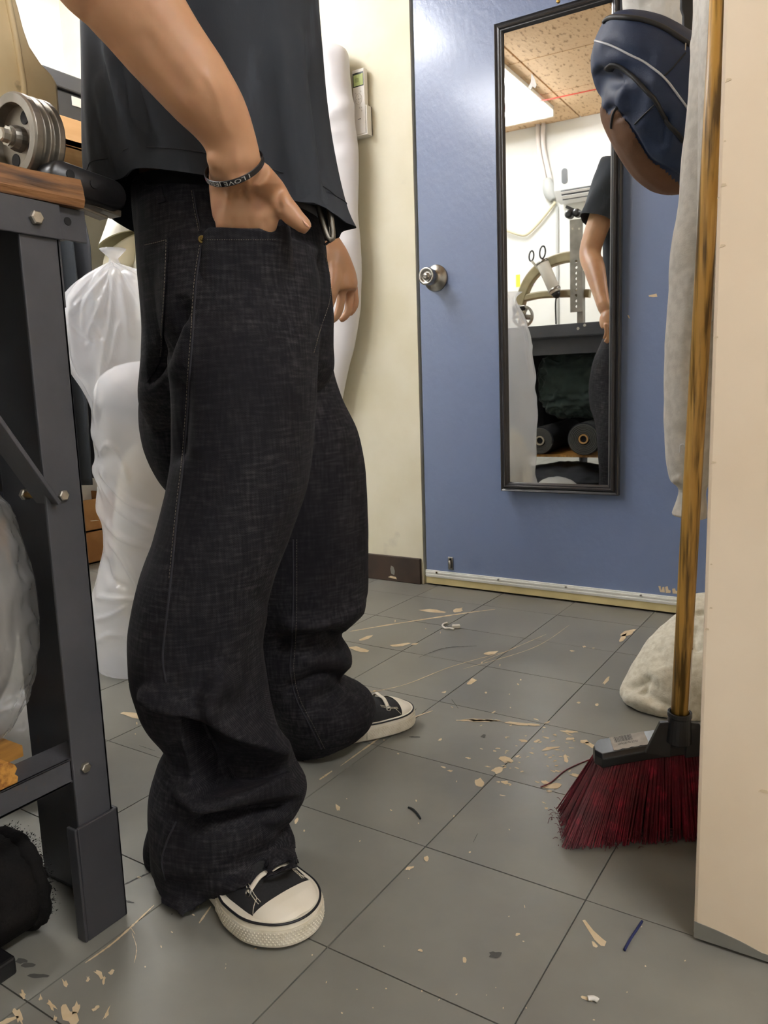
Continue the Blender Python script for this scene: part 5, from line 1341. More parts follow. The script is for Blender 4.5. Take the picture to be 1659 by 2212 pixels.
for z, a, b in ((.72, .028, .12), (.9, .03, .13), (1.1, .034, .14), (1.3, .036, .15), (1.42, .03, .12), (1.5, .02, .05)):
    rings.append([(WX - .042 + a * math.cos(t), 1.14 + b * .45 * math.sin(t) , z) for t in np.linspace(0, 2 * math.pi, 24, endpoint=False)])
tb2.loft(rings).build('sweatshirt_body', m_grey, sw, smooth=True)

# broom
m_handle = mat('broom_wood', 'bd9246', .42, c2='5c4416', scale=30, stretch=(4, 4, .22), lo=.44, hi=.6, detail=6, c3='d6ad62', c3scale=24, c3lo=.54, c3hi=.64)
brm_ = thing('broom', 'broom with wooden handle, black head and dark red bristles', 'broom', (-.26, 1.06, 0))
hb0, hb1 = at_y(1468, 1548, 1.055), at_y(1553, 20, 1.02)
hb2 = hb1 + (hb1 - hb0) * .12
n0 = hb1 - hb0
MB().tube([hb0 - n0 * .03, hb0 + n0 * .2, hb0 + n0 * .5, hb0 + n0 * .8, hb2], [.0117, .0117, .0114, .0108, .0106], 20).build('handle', m_handle, brm_, smooth=True)
lw = MB(); ringl = []
axh = n0 / np.linalg.norm(n0); e1 = RH - axh * (RH @ axh); e1 /= np.linalg.norm(e1); e2 = np.cross(axh, e1)
if e2 @ FH > 0: e2 = -e2
for f in np.linspace(.015, .115, 12):
    c = hb0 + n0 * f
    ringl.append([c + .0121 * (math.cos(a) * e1 + math.sin(a) * e2) for a in np.linspace(-.5, .95 - .25 * abs(f - .06) * 10 * .1, 10)])
lw.loft(ringl, False, False, closed=False).build('paper_label', mat('label_white', 'e4e0d6', .6), brm_, smooth=True)
m_head = mat('broom_head_black', '161618', .33, c2='1f1f21', scale=30, c3='3a3835', c3scale=25, c3lo=.66, c3hi=.74)
# curved head block: cross sections along its length (pixel of the lower front edge and upper back edge)
YH = 1.05
hl = at_y(1283, 1628, YH); hr = hl + (at_y(1500, 1602, YH + .06) - hl) * 1.55
def headpt(f): 
    p = hl + (hr - hl) * f; p = p + np.array((0, 0, .006 * math.sin(math.pi * min(f, 1)))); return p
hd_dir = hr - hl; hd_dir[2] = 0; hd_dir /= np.linalg.norm(hd_dir); hn = np.array((hd_dir[1], -hd_dir[0], 0))
if hn @ FH > 0: hn = -hn       # towards the viewer
rings = []
for f in np.linspace(0, 1, 26):
    c = headpt(f); e = min(f, 1 - f); k = min(1, (e / .05 + .35)) if e < .05 * .65 else 1
    w_ = .027 * k
    rings.append([c + hn * w_ + np.array((0, 0, -.011)), c + hn * (w_ + .001) + np.array((0, 0, .003)), c + hn * (w_ - .004) + np.array((0, 0, .009)), c - hn * (w_ - .004) + np.array((0, 0, .009)), c - hn * w_ + np.array((0, 0, .003)), c - hn * w_ + np.array((0, 0, -.011))])
hdm = MB().loft(rings).build('head_block', m_head, brm_, bevel=.0015)
sk = hb0 + n0 * -.012
MB().lathe(sk - axh * .026, axh, [(0, .0175), (.012, .0165), (.036, .0150), (.038, .0162), (.044, .0162), (.044, .0128), (.03, .0128)], 24).build('socket', m_head, hdm, smooth=False, bevel=.0008)
for s in (-1, 1):
    c = sk - axh * .01
    tri = [c + hd_dir * s * .010 + axh * .014, c + hd_dir * s * .026 + axh * .012, c + hd_dir * s * .044 - axh * .034, c + hd_dir * s * .010 - axh * .04]
    MB().prism([p + hn * .004 for p in tri], -hn * .008).build('gusset', m_head, hdm, bevel=.001)
# barcode sticker on the head
fA, fB = .115, .34
stk = MB(); P0, P1 = headpt(fA), headpt(fB); upn = np.array((0, 0, .0096))
def stp(a, b): f = fA + (fB - fA) * a; return headpt(f) + np.array((0, 0, .0097)) + hn * (.022 - .044 * b)
V = []; n = 12
for i in range(n + 1): V += [stp(i / n, 0.02 if i % 3 else .06), stp(i / n, .97)]
stk.add(V, [(2 * i, 2 * i + 1, 2 * i + 3, 2 * i + 2) for i in range(n)]).build('barcode_sticker', mat('sticker', 'cfcac0', .55, c2='b5b0a6', scale=60), hdm, fix=False)
bar_ = MB(); rr = random.Random(4); x = .1
while x < .62:
    w_ = rr.choice((.006, .006, .012, .018))
    q = [stp(x, .52), stp(x + w_, .52), stp(x + w_, .93), stp(x, .93)]; bar_.add([p + np.array((0, 0, .0005)) for p in q], [(0, 1, 2, 3)]); x += w_ + rr.choice((.007, .012))
bar_.build('barcode', mat('ink', '1a1a1c', .6), hdm, fix=False)
tm2 = text_mesh('MADE IN VIETNAM'); tc = coords(tm2); x0, x1 = tc[:, 0].min(), tc[:, 0].max()
setco(tm2, np.array([stp(.72 - (x - x0) / (x1 - x0) * .55, .44 - y * .20) + np.array((0, 0, .0006)) for x, y, _ in tc])); link('sticker_print', tm2, bpy.data.materials['ink'], hdm)
# bristles fan out from the block to the floor
m_bris = mat('bristle_red', '6b1020', .45, c2='4a0a15', scale=40, c3='8a1c30', c3scale=70, c3lo=.55, c3hi=.7)
bs = MB(); rr = random.Random(11)
fl0, fl1 = at_z(1208, 1792, .004), at_z(1500, 1772, .004) 
fl1 = fl0 + (fl1 - fl0) * 1.62
for k in range(46):
    f = (k + .5) / 46
    for r in range(4):
        tuft = headpt(.012 + f * .976) + hn * (.019 - .0127 * r) + np.array((0, 0, -.010))
        foot = fl0 + (fl1 - fl0) * f + hn * (.045 - .03 * r)
        for q in range(7):
            a = tuft + hd_dir * rr.uniform(-.0022, .0022) + hn * rr.uniform(-.002, .002)
            b = foot + hd_dir * rr.gauss(0, .0026) + hn * rr.gauss(0, .003); b[2] = abs(rr.gauss(.001, .003)) + .001
            mid = (a + b) / 2 + np.array((rr.uniform(-.001, .001), rr.uniform(-.001, .001), 0))
            bs.tube([a, mid, b], [.0013, .0012, .0010], 4, caps=False)
tag(bs.build('bristles', m_bris, brm_, fix=False), kind='stuff')
fzb = MB()
for k in range(900):
    f = rr.random() ** 1.5; c = fl0 + (fl1 - fl0) * f + hn * rr.uniform(-.05, .055) + hd_dir * rr.gauss(0, .006); c[2] = abs(rr.gauss(0, .012)) + .001
    d = np.array((rr.uniform(-1, 1), rr.uniform(-1, 1), rr.uniform(-.3, .8))) * .008; e = c + d; e[2] = max(e[2], .0006)
    fzb.tube([c, (c + e) / 2 + np.array((0, 0, .002)), e], .0004, 3, caps=False)
tag(fzb.build('split_ends', mat('bristle_fuzz', '55202a', .9), brm_, fix=False), kind='stuff')

# cream fleece garment lying on the floor behind the broom
m_fl = mat('cream_fleece', 'dedac8', .95, c2='cbc5b0', scale=90, detail=6, lo=.4, hi=.65, sheen=.3, bump=.5, bscale=350, bdist=.0015)
tw = MB()
TWD = at_z(1440, 1555) @ FH
oloft(tw, [((1490, 1285), (1600, 1285), TWD + .14, .03), ((1470, 1325), (1610, 1330), TWD + .13, .06), ((1430, 1365), (1620, 1370), TWD + .12, .08), ((1385, 1420), (1630, 1430), TWD + .10, .095), ((1352, 1475), (1640, 1480), TWD + .09, .10), ((1342, 1502), (1640, 1510), TWD + .085, .10), ((1358, 1520), (1640, 1530), TWD + .08, .095), ((1400, 1545), (1640, 1560), TWD + .075, .085)], 60, 60)
twm = remesh(tw, .0045, 3)
fold(twm, [('line', [(1350, 1490), (1385, 1478), (1400, 1470), (1380, 1505)], 9, 10, -.012), ('line', [(1345, 1505), (1390, 1515), (1440, 1540)], 10, 12, .010), ('line', [(1380, 1490), (1430, 1520), (1480, 1530)], 10, 12, -.008),
           ('line', [(1455, 1365), (1440, 1430), (1410, 1480)], 24, 24, .008), ('line', [(1500, 1350), (1500, 1390), (1513, 1410)], 8, 8, -.012), ('line', [(1500, 1326), (1525, 1322)], 5, 5, -.01), ('line', [(1425, 1400), (1440, 1445)], 20, 20, -.006)])
co, no = coords(twm), normals(twm); co = co + no * (fbm(co * 12, 3) * .006 + fbm(co * 40, 2) * .0015)[:, None]; co[:, 2] = np.maximum(co[:, 2], .001); co[:, 0] = np.minimum(co[:, 0], WX - .003); setco(twm, co)
o = link('fleece_garment', twm, m_fl, smooth=True); tag(o, 'cream fleece garment dropped on the floor behind the broom', 'garment')

# white paper-like cover hanging on the wall behind the person
cv = MB(); DCV = at_y(730, 400, DOOR_Y - .05) @ FH
cv_rows = [((600, 96), (712, 96)), ((590, 104), (738, 104)), ((580, 125), (748, 125)), ((575, 200), (753, 200)), ((570, 330), (769, 330)), ((570, 480), (772, 480)), ((570, 590), (776, 600)), ((575, 690), (770, 700)), ((590, 790), (751, 790)), ((600, 850), (737, 850)), ((610, 900), (728, 905))]
rings = []
for (L_, R_) in cv_rows:
    a, b = at_y(L_[0], L_[1], DOOR_Y - .055), at_y(R_[0], R_[1], DOOR_Y - .055); c = (a + b) / 2; h = (b - a) / 2; k = 1 if L_[1] > 110 else .55
    rings.append([c + h * math.copysign(abs(math.cos(t)) ** .8, math.cos(t)) + np.array((0, .05 * k * math.sin(t), 0)) for t in np.linspace(0, 2 * math.pi, 48, endpoint=False)])
rows_s = np.array(rings); dense = []
for j in range(48): dense.append(spline(rows_s[:, j], 80))
dense = np.array(dense).transpose(1, 0, 2)
cvm = MB().loft([list(r) for r in dense]).mesh('cover')
co, no = coords(cvm), normals(cvm)
fold(cvm, [('line', [(690, 265), (730, 240), (765, 225)], 14, 10, .008), ('line', [(720, 320), (740, 300), (770, 310)], 9, 9, -.006), ('line', [(735, 330), (750, 345)], 6, 6, .006), ('line', [(720, 520), (745, 540), (748, 600)], 12, 14, .008), ('line', [(700, 150), (735, 180), (745, 260)], 18, 18, .005), ('line', [(765, 580), (750, 640), (745, 700)], 12, 12, .006)])
co = coords(cvm); no = normals(cvm); setco(cvm, co + no * ((1 - np.abs(fbm(co * np.array((7, 7, 4)), 3)) * 2) * .006)[:, None])
co = coords(cvm); co[:, 1] = np.minimum(co[:, 1], DOOR_Y - .002); setco(cvm, co)
o = link('garment_cover', cvm, mat('white_vinyl', 'e9e8ea', .4, c2='e0dfe2', scale=6), smooth=True); tag(o, 'white garment cover hanging on the wall beside the remote', 'cover')
# ================================================================ BACK LEFT: RACK, CLOTHES, BOXES
m_woodb = mat('shelf_tan_board', 'c39a6c', .6, c2='b48a5c', scale=8, stretch=(3, .3, 3))
RX = -2.42
rk = thing('clothes_rack', 'wooden shelf with chrome clothes rail on the left wall', 'rack', (-2.6, 1.6, 1.4))
zt = at_x(175, 262, RX)[2]; zb = at_x(175, 322, RX)[2]
MB().box((-2.9, .9, zb), (RX, 2.172, zb + .022)).build('shelf_board', m_woodb, rk, bevel=.002)
MB().box((RX - .02, .9, zb + .0), (RX, 2.172, zt)).build('front_fascia', m_woodb, rk, bevel=.002)
rodz = zb - .035
MB().tube([(-2.62, .9, rodz), (-2.62, 2.172, rodz)], .0125, 14).build('rail', mat('chrome', 'dfe3ea', .12, metal=1), rk, smooth=True)
for y in (1.0, 2.1):
    MB().tube(spline([(-2.62, y, rodz), (-2.62, y, zb)], 4), .008, 8).build('rail_bracket', m_steel, rk)
# black cases on the shelf
m_case = mat('case_black', '1b1b1e', .4, c2='26262b', scale=10)
def case(x0, x1, y0, y1, z0, z1, label, tilt=0):
    t = thing('storage_case', label, 'case', ((x0 + x1) / 2, (y0 + y1) / 2, z0), 'black cases on the shelf')
    MB().box((x0, y0, z0), (x1, y1, z0 + (z1 - z0) * .62)).build('case_body', m_case, t, bevel=.006)
    MB().box((x0 - .006, y0 - .004, z0 + (z1 - z0) * .64), (x1 + .008, y1 + .004, z1)).build('case_lid', mat('case_grey', '3a3a3d', .5), t, bevel=.005)
    MB().box((x1 + .0005, y0 + (y1 - y0) * .25, z0 + (z1 - z0) * .35), (x1 + .003, y0 + (y1 - y0) * .45, z0 + (z1 - z0) * .55)).build('case_sticker', mat('case_label', 'c9c7bd', .6), t)
    return t
case(-2.86, -2.44, 1.74, 2.16, zt, zt + .15, 'black storage case with grey lid and small label on the shelf')
case(-2.86, -2.44, 1.28, 1.70, zt, zt + .17, 'black storage case without visible front on the shelf, nearer the machine')
# garments on the rail, each on its own hanger
def garment(y, w, ztop, zbot, col, label, thick=.03, seed=0, kind='trousers'):
    t = thing('hanging_' + kind, label, kind, (-2.62, y, zbot), 'clothes on the rail')
    ms = mat('cloth_' + col, col, .85, c2=None, bump=.2, bscale=400)
    rings = []
    n = 40; rows = 40
    for i in range(rows):
        f = i / (rows - 1); z = ztop + (zbot - ztop) * f; hw = w / 2 * (.75 + .25 * min(1, f * 6)) * (1 - .1 * f)
        ring = []
        for k in range(n):
            a = 2 * math.pi * k / n; x = math.copysign(abs(math.cos(a)) ** .7, math.cos(a)) * hw
            yy = math.sin(a) * thick * .5 * (1 + .35 * math.sin(x * 22 + seed) * min(1, f * 3)) + .008 * math.sin(x * 16 + seed * 2) * f
            ring.append((-2.62 + x + .01 * math.sin(f * 5 + seed), y + yy, z))
        rings.append(ring)
    MB().loft(rings).build('cloth', ms, t, smooth=True)
    MB().tube(spline([(-2.62 - w * .36, y, ztop - .004), (-2.62 - w * .2, y, ztop + .012), (-2.62, y, rodz - .045), (-2.62 + w * .2, y, ztop + .012), (-2.62 + w * .36, y, ztop - .004)], 24), .004, 8).build('hanger_bar', m_steel, t, smooth=True)
    MB().tube(spline([(-2.62, y, rodz - .045), (-2.62, y, rodz - .02), (-2.607, y, rodz + .004), (-2.62, y, rodz + .0185), (-2.635, y, rodz + .004)], 18), .0018, 6).build('hanger_hook', m_steel, t, smooth=True)
gz = rodz - .09
cols = [('1a1c22', 'black trousers hanging nearest the machine on the rail', .40), ('20242e', 'ink blue trousers hanging second on the rail', .40), ('14151a', 'black trousers hanging third on the rail', .38), ('2c3242', 'slate blue jeans hanging fourth on the rail', .38), ('121319', 'very dark jeans hanging fifth on the rail', .38), ('4a5136', 'olive green trousers hanging on the rail', .36), ('c4a05c', 'mustard tan trousers hanging on the rail', .33), ('23282e', 'charcoal trousers hanging behind the tan ones', .34), ('2a2b2f', 'dark grey trousers hanging last on the rail', .34)]
for k, (c_, lb, w_) in enumerate(cols):
    garment(1.33 + k * .068, w_, gz - .01 * (k % 3), at_x(200, 1062, -2.44)[2] + .02 * ((k * 7) % 3), c_, lb, .036, k * 1.7)
# white shirt hanging out over the tall bag
m_shirt = mat('white_cotton', 'f2f0e4', .85, c2='e8e5d2', scale=10)
ws = thing('white_shirt', 'white shirt with an open short sleeve hanging above the plastic bag', 'shirt', (-2.3, 1.95, 1.0))
DSH = 2.75
sm_ = MB()
oloft(sm_, [((262, 400), (420, 380), DSH, .07), ((240, 460), (420, 440), DSH, .09), ((226, 510), (330, 470), DSH, .09), ((216, 540), (304, 500), DSH, .09)], 24, 40)
sm_.f = sm_.f[:-1]
ln = sm_.build('sleeve', m_shirt, ws, smooth=True)
si = MB(); si.loft([list(oring((216, 540), (304, 500), DSH, .09, 40)), list(oring((217.5, 541), (302.5, 502), DSH, .085, 40)), list(oring((245, 480), (330, 450), DSH, .07, 40))], False, True).build('sleeve_inside', mat('cotton_cream', 'ddd6b4', .9), ws, smooth=True)
lo_ = MB(); oloft(lo_, [((226, 560), (300, 505), DSH + .02, .05), ((224, 580), (296, 545), DSH + .02, .055), ((234, 592), (288, 575), DSH + .02, .05), ((240, 600), (250, 600), DSH + .02, .012)], 16, 30)
lo_.build('hanging_facing', mat('cotton_cream2', 'e3dcc0', .9), ws, smooth=True)
bd2 = MB(); oloft(bd2, [((300, 380), (460, 380), DSH + .05, .08), ((296, 480), (470, 480), DSH + .05, .09), ((288, 560), (470, 560), DSH + .05, .09), ((286, 575), (470, 575), DSH + .05, .09), ((295, 700), (470, 700), DSH + .06, .09)], 24, 40)
bd2.build('shirt_body', m_shirt, ws, smooth=True)
MB().tube(spline([at_d(340, 385, DSH + .03), (-2.62, 2.06, rodz - .05), (-2.62, 2.06, rodz + .018)], 12), .002, 6).build('hanger_hook', m_steel, ws)
# cardboard boxes below the clothes
m_card = mat('cardboard', 'a97c4b', .8, c2='97693a', scale=12, bump=.15, bscale=80)
b0 = at_z(203, 1215)
def cbox(x0, x1, y0, y1, z0, z1, label, open_=False):
    t = thing('cardboard_box', label, 'box', ((x0 + x1) / 2, (y0 + y1) / 2, z0), 'cardboard boxes under the rack')
    th = .006
    MB().box((x0, y0, z0), (x1, y1, z0 + th)).build('bottom', m_card, t)
    for a, b in (((x0, y0, z0), (x1, y0 + th, z1)), ((x0, y1 - th, z0), (x1, y1, z1)), ((x0, y0 + th, z0), (x0 + th, y1 - th, z1)), ((x1 - th, y0 + th, z0), (x1, y1 - th, z1))):
        MB().box(a, b).build('side', m_card, t)
    if not open_:
        MB().box((x0, y0, z1), (x1, (y0 + y1) / 2 - .002, z1 + .004)).build('flap', m_card, t); MB().box((x0, (y0 + y1) / 2 + .002, z1), (x1, y1, z1 + .004)).build('flap', m_card, t)
    return t
z1 = at_x(203, 1150, b0[0])[2]
cbox(b0[0] - .28, b0[0] + .02, 1.35, 2.16, .001, z1, 'closed cardboard box on the floor under the hanging clothes')
z2 = at_x(203, 1078, b0[0])[2]
cbox(b0[0] - .28, b0[0] + .0, 1.45, 2.12, z1 + .005, z2, 'open cardboard tray on top of the closed box', True)
o = lump('paper_scraps', (b0[0] - .08, 1.85, z1 + .05), (.075, .22, .035), mat('kraft_paper', 'cdbb93', .8, c2='e4ddc8', scale=12), None, 21, .2, 8, ridge=.1, squash=z1 + .0125); tag(o, 'crumpled kraft paper lying in the open cardboard tray', 'paper')

# ================================================================ SEEN IN THE MIRROR: REAR WALL
RY = -1.48
m_ac = mat('ac_white', 'efeeea', .35)
a0, a1 = mir(1197, 385, RY + .2), mir(1420, 360, RY + .2)
az1, az0 = mir(1200, 352, RY + .2)[2], mir(1200, 435, RY + .2)[2]
ac = thing('air_conditioner', 'white wall air conditioner seen in the mirror behind the machine', 'air conditioner', ((a0[0] + a1[0]) / 2, RY + .1, az0))
acp = [(0, az0 + .05), (.05, az0), (.15, az0 + .01), (.205, az0 + .07), (.21, az1 - .03), (.19, az1), (0, az1)]
MB().loft([[(x, RY + a, z) for a, z in acp] for x in (a0[0], a0[0] + .004, a1[0] - .004, a1[0])]).build('housing', m_ac, ac, bevel=.008)
s0 = mir(1219, 380, RY + .212)
sl2 = MB(); rings = []
for dy in (0, .003): rings.append([(s0[0] + .022 * math.cos(t), RY + .2095 + dy, s0[2] + (.03 if math.sin(t) > 0 else -.03) + .022 * math.sin(t)) for t in np.linspace(0, 2 * math.pi, 24, endpoint=False)])
sl2.loft(rings).build('display_slot', m_blackp, ac)
v0 = mir(1212, 427, RY + .17)
MB().loft([[(x, RY + .155, az0 + .012), (x, RY + .208, az0 + .066), (x, RY + .215, az0 + .060), (x, RY + .165, az0 + .006)] for x in (a0[0] + .05, a1[0] - .05)]).build('outlet_slot', mat('slot_dark', '3b3d40', .5), ac)
for k in range(2):
    MB().loft([[(x, RY + .17 + .02 * k, az0 + .014 + .025 * k), (x, RY + .195 + .016 * k, az0 + .03 + .025 * k), (x, RY + .197 + .016 * k, az0 + .028 + .025 * k), (x, RY + .172 + .02 * k, az0 + .012 + .025 * k)] for x in (a0[0] + .05, a1[0] - .05)]).build('louvre', m_ac, ac)
p1, p2 = mir(1168, 318, RY + .03), mir(1183, 392, RY + .03)
pp = thing('pipe_trunking', 'white pipe cover running from the ceiling to the air conditioner', 'pipe', (p2[0], RY + .03, p2[2]))
for dx in (-.018, .022):
    MB().tube(spline([(p1[0] + dx, RY + .03, 2.4), (p1[0] + dx * .9, RY + .03, p1[2]), (p2[0] + dx, RY + .032, p2[2])], 10), .016, 10).build('pipe', mat('pipe_white', 'e7dfda', .5), pp, smooth=True)
MB().tube(spline([(p2[0], RY + .035, p2[2] + .02), mir(1187, 415, RY + .035), mir(1196, 432, RY + .035)], 14), [.026 + .02 * math.sin(math.pi * k / 13) for k in range(14)], 12).build('pipe_wrap', mat('tape_grey', 'a9aaa6', .5), pp, smooth=True)
MB().tube(spline([mir(1200, 436, RY + .03), mir(1165, 480, RY + .03), mir(1138, 506, RY + .03), mir(1120, 506, RY + .03), mir(1095, 498, RY + .03), mir(1060, 490, RY + .03)], 30), .011, 10).build('drain_hose', mat('hose_cream', 'd9cfae', .5), pp, smooth=True)
o = MB().tube([(mir(1203, 440, RY + .012)[0], RY + .012, az0), (mir(1203, 640, RY + .012)[0], RY + .012, .1)], .011, 8).build('conduit', mat('conduit_grey', 'a9a9a4', .5), smooth=True); tag(o, 'thin grey cable conduit down the rear wall, seen in the mirror', 'conduit')
# papers pinned to the wall
for k, (u, v, w_, h_, c_, lb) in enumerate([(1112, 628, .2, .26, 'f3efe6', 'large white notice sheet on the rear wall in the mirror'), (1124, 606, .07, .09, 'e6e04a', 'small yellow note on the rear wall in the mirror'), (1140, 600, .12, .12, 'ece3ee', 'pale lilac sheet on the rear wall in the mirror')]):
    c = mir(u, v, RY + .004); o = MB().box((c[0] - w_ / 2, RY + .001 + .002 * k, c[2] - h_ / 2), (c[0] + w_ / 2, RY + .0018 + .002 * k, c[2] + h_ / 2)).build('notice_sheet', mat('paper%d' % k, c_, .8)); tag(o, lb, 'paper', 'sheets on the rear wall')
# red string across the ceiling
ra_, rb_ = mir(1060, 295, -.9), mir(1310, 236, -.9)
f = (2.385 - .0) 
o = MB().tube([(ra_[0] - .4, -.86, 2.372), (rb_[0] + .9, -.92, 2.372)], .004, 6).build('red_cord', mat('red_plastic', 'c0392b', .5), smooth=True); tag(o, 'thin red cord strung under the ceiling, seen in the mirror', 'cord')

# ================================================================ FLOOR: CHIPS, SCRATCHES, SCRAPS
ZF = .0004
def fpt(u, v, z=ZF): return at_z(u, v, z)
chips = MB(); rr = random.Random(21)
def chip(poly):
    b = [fpt(u, v) for u, v in poly]; chips.add(b, [tuple(range(len(b)))])
def blobchip(u, v, L, W, ang, n=10, j=.35):
    a = math.radians(ang); P = []
    for k in range(n):
        t = 2 * math.pi * k / n; r = 1 + rr.uniform(-j, j); x, y = L * r * math.cos(t), W * r * math.sin(t)
        P.append((u + x * math.cos(a) - y * math.sin(a), v + x * math.sin(a) + y * math.cos(a)))
    chip(P)
chip([(1258, 1988), (1264, 1987), (1282, 2010), (1302, 2028), (1310, 2034), (1306, 2044), (1298, 2043), (1284, 2030), (1270, 2008)])
chip([(1278, 2033), (1283, 2034), (1292, 2044), (1288, 2047), (1281, 2044)])
for u, v, L, W, a in [(295, 1546, 30, 6, 8), (310, 1491, 30, 4, -6), (330, 1520, 4, 2, 0), (1018, 1472, 12, 5, -30), (1357, 1366, 16, 5, -20), (1345, 1378, 12, 4, -50), (1062, 1410, 18, 3, -8), (937, 1320, 26, 4, 4), (990, 1318, 10, 4, -15), (862, 1393, 20, 3, -8), (895, 1391, 8, 2, -10), (775, 1402, 18, 5, 8), (790, 1378, 14, 3, -22), (1040, 1556, 40, 2.5, 2), (1110, 1562, 30, 3, 5), (1150, 1565, 16, 3, 8), (1230, 1580, 18, 2.5, 6), (1262, 1602, 12, 4, 8), (1275, 1609, 12, 4, 20), (1190, 1616, 20, 3, -10), (1222, 1638, 5, 9, -10), (1095, 1642, 16, 7, 10), (1075, 1664, 12, 6, -10), (1036, 1690, 10, 8, 30), (1010, 1637, 6, 2, 5), (958, 1657, 5, 2, 10), (972, 1665, 6, 2, 5), (1195, 1697, 22, 6, -8), (1180, 1690, 10, 4, 20), (1315, 1812, 7, 10, 20), (920, 1855, 5, 6, 10), (885, 1875, 8, 4, -25), (1003, 2073, 4, 7, -15), (1118, 2018, 5, 4, 0), (908, 2053, 5, 3, 20), (1268, 2157, 14, 5, 15), (1180, 1746, 4, 2, 0), (1250, 1676, 22, 3, 15), (1310, 1470, 10, 3, -50), (1236, 1406, 5, 2, 0), (1262, 1397, 4, 2, 0), (1290, 1522, 4, 3, 0), (1250, 1518, 4, 2, 0), (730, 1745, 4, 8, -20), (640, 1773, 3, 8, 30), (255, 1862, 8, 4, 10), (300, 1895, 4, 2, 0), (1050, 1496, 3, 2, 0), (960, 1495, 5, 2, -10), (1090, 1690, 8, 3, 15), (1130, 1600, 10, 3, 8), (1160, 1600, 9, 3, -20), (1230, 1596, 10, 3, -5)]:
    blobchip(u, v, L, W, a)
for k in range(60):   # worn field in front of the broom
    u, v = rr.gauss(1150, 65), rr.gauss(1640, 42); blobchip(u, v, rr.uniform(2, 7), rr.uniform(.8, 1.8), rr.uniform(-25, 25), 8, .5)
for u, v, L, W, a in [(215, 2105, 5, 12, -50), (225, 2115, 4, 9, 10), (140, 2125, 9, 6, 60), (150, 2195, 12, 28, -30), (165, 2180, 8, 14, 20), (50, 2150, 5, 9, -20), (110, 2170, 6, 14, -40), (40, 2195, 7, 20, -25), (15, 2205, 20, 4, -20), (205, 2180, 9, 4, -35), (190, 2115, 4, 6, 0), (240, 2100, 6, 4, -30), (230, 2190, 4, 14, 25), (88, 2155, 4, 6, 0), (118, 2200, 4, 6, 20)]:
    blobchip(u, v, L, W, a, 12, .5)
for k in range(90):
    u, v = rr.uniform(200, 1500), rr.uniform(1330, 2205); blobchip(u, v, rr.uniform(1, 3.2), rr.uniform(.8, 1.8), rr.uniform(0, 180), 6)
tag(chips.build('paint_chips', m_tan, fl, fix=False), kind='stuff')
# long scratches showing the tan below
scr = MB()
def scratch(pts, w, mb=scr, seg=14):
    C = spline(pts, seg * len(pts)); L_, R_ = [], []
    for i, p in enumerate(C):
        t = C[min(i + 1, len(C) - 1)] - C[max(i - 1, 0)]; t /= np.linalg.norm(t) + 1e-9; n = np.array((-t[1], t[0])); ww = w * (.4 + .6 * rr.random()) * math.sin(math.pi * (i + .5) / len(C)) ** .4
        L_.append(fpt(*(p + n * ww / 2))); R_.append(fpt(*(p - n * ww / 2)))
    mb.add(L_ + R_, [(i, i + 1, len(C) + i + 1, len(C) + i) for i in range(len(C) - 1)])
scratch([(184, 2080), (250, 2032), (333, 1955)], 5)
scratch([(430, 1994), (447, 1970), (456, 1957)], 5)
scratch([(735, 1655), (800, 1608), (870, 1560), (935, 1535)], 4)
scratch([(690, 1684), (718, 1665)], 5); scratch([(755, 1364), (850, 1348), (1000, 1325), (1070, 1316)], 3)
scratch([(760, 1502), (870, 1480), (975, 1440), (1090, 1408)], 1.6); scratch([(985, 1556), (1080, 1556)], 5)
scratch([(285, 2015), (295, 2048), (290, 2080)], 2.4); scratch([(280, 2000), (292, 2018)], 2)
scratch([(1040, 1430), (1180, 1370)], 1.4); scratch([(1000, 1445), (1150, 1400), (1230, 1350)], 1.3)
tag(scr.build('scratches', m_tan, fl, fix=False), kind='stuff')
dk = MB()
for pts, w in [([(905, 1420), (960, 1400), (1030, 1395)], 1.5), ([(860, 1560), (885, 1545), (900, 1530)], 2), ([(300, 1610), (335, 1622)], 1.2), ([(975, 1510), (990, 1530)], 1.6), ([(1022, 1820), (1032, 1800)], 1.5), ([(250, 1955), (262, 1945), (290, 1950)], 5), ([(240, 1925), (300, 1895), (335, 1880)], 3)]: scratch(pts, w, dk)
for (u, v, L, W) in [(1070, 2062, 12, 7), (85, 2108, 22, 6), (60, 2085, 14, 5), (45, 2075, 12, 6), (1045, 1590, 6, 3), (895, 1592, 10, 2)]:
    P = [fpt(u + L * (1 + rr.uniform(-.4, .4)) * math.cos(t), v + W * (1 + rr.uniform(-.4, .4)) * math.sin(t)) for t in np.linspace(0, 2 * math.pi, 12, endpoint=False)]; dk.add(P, [tuple(range(12))])
tag(dk.build('dark_marks', mat('scuff_dark', '4a4a46', .8), fl, fix=False), kind='stuff')

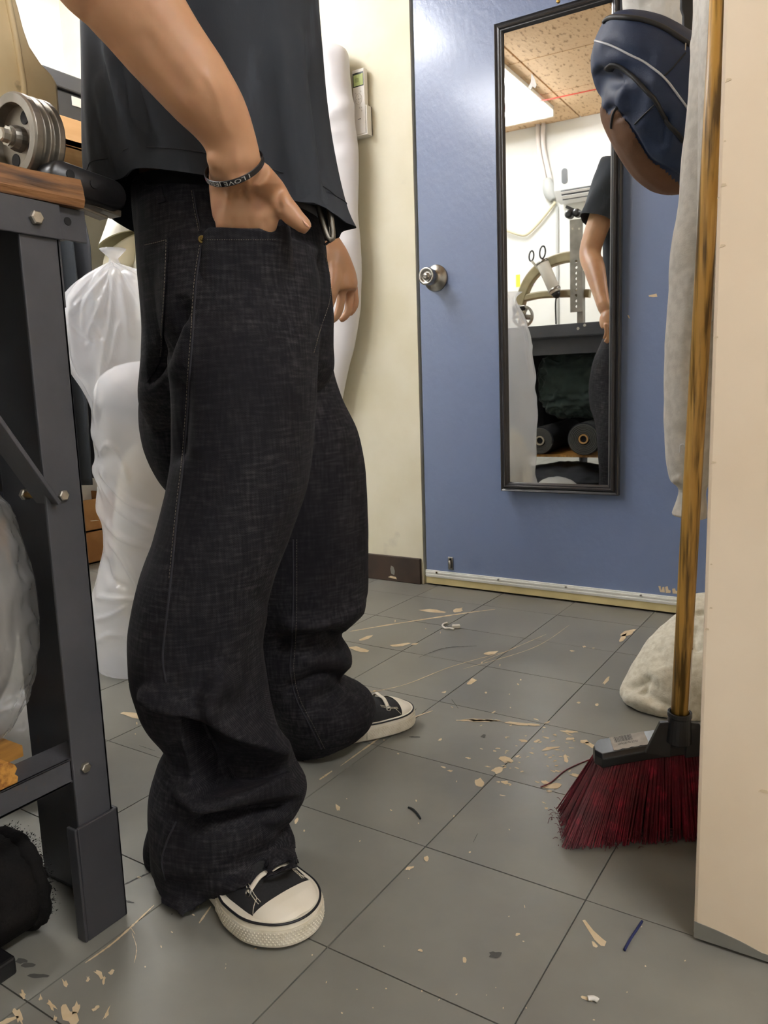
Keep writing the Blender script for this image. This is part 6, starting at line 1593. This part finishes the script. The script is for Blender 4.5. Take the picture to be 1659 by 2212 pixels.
# loose scraps
def scrap(pts, r, m_, name, label, cat, z=.003, flat=None):
    P = [at_z(u, v, z) for u, v in spline(pts, 24)]
    o = MB().tube(P, r, 8, flat=flat, flatdir=(0, 0, 1)).build(name, m_, smooth=True); tag(o, label, cat)
zt_ = thing('elastic_loop', 'white elastic loop scrap lying on the floor before the door', 'scrap', at_z(975, 1352))
MB().tube([at_z(u, v, .0035) for u, v in spline([(966, 1345), (958, 1348), (956, 1352), (962, 1357), (972, 1357), (980, 1359)], 24)], .0028, 8).build('loop', mat('elastic_white', 'e4dfd4', .8), zt_, smooth=True)
q = at_z(985, 1357, 0)
MB().obox(q + np.array((0, 0, .005)), RH * .011, FH * .006, np.array((0, 0, .0048))).build('tab', mat('elastic_tab', 'd8d2c4', .8), zt_, bevel=.002)
scrap([(1349, 2052), (1362, 2028), (1374, 2010), (1387, 1990)], .0016, mat('thread_blue', '1b2450', .8), 'thread_scrap', 'navy blue thread scrap lying on the floor near the partition', 'thread', .002)
scrap([(882, 1744), (892, 1748), (902, 1758), (908, 1768)], .0016, mat('thread_dark', '23282a', .8), 'thread_scrap', 'short black thread scrap on the floor in front of the jeans', 'thread', .002)
scrap([(1270, 2156), (1283, 2156), (1292, 2161)], .003, mat('lint_white', 'e6e2da', .9), 'lint_scrap', 'small white lint scrap near the bottom picture edge', 'lint', .003, .6)
scrap([(341, 1565), (352, 1566)], .002, mat('lint_white2', 'dedcd6', .9), 'lint_scrap', 'white staple-like scrap on the floor left of the jeans', 'lint', .002)
th_ = [(1168, 1700), (1190, 1690), (1225, 1662), (1282, 1637)]
scrap(th_, .0009, mat('thread_red', '6a2430', .9), 'thread_scrap', 'long dark red thread trailing from the broom bristles', 'thread', .001)
for k, (u, v) in enumerate([(1385, 1785), (1375, 1778), (1395, 1790)]):
    scrap([(u - 22, v + 4), (u - 10, v - 22 - k * 3), (u + 8, v - 26), (u + 18, v - 8)], .0007, mat('thread_beige%d' % k, 'a89a80', .9), 'thread_scrap', ['beige thread curl at the foot of the bristles, leftmost', 'beige thread curl at the foot of the bristles, uppermost', 'beige thread curl at the foot of the bristles, rightmost'][k], 'thread', .012)
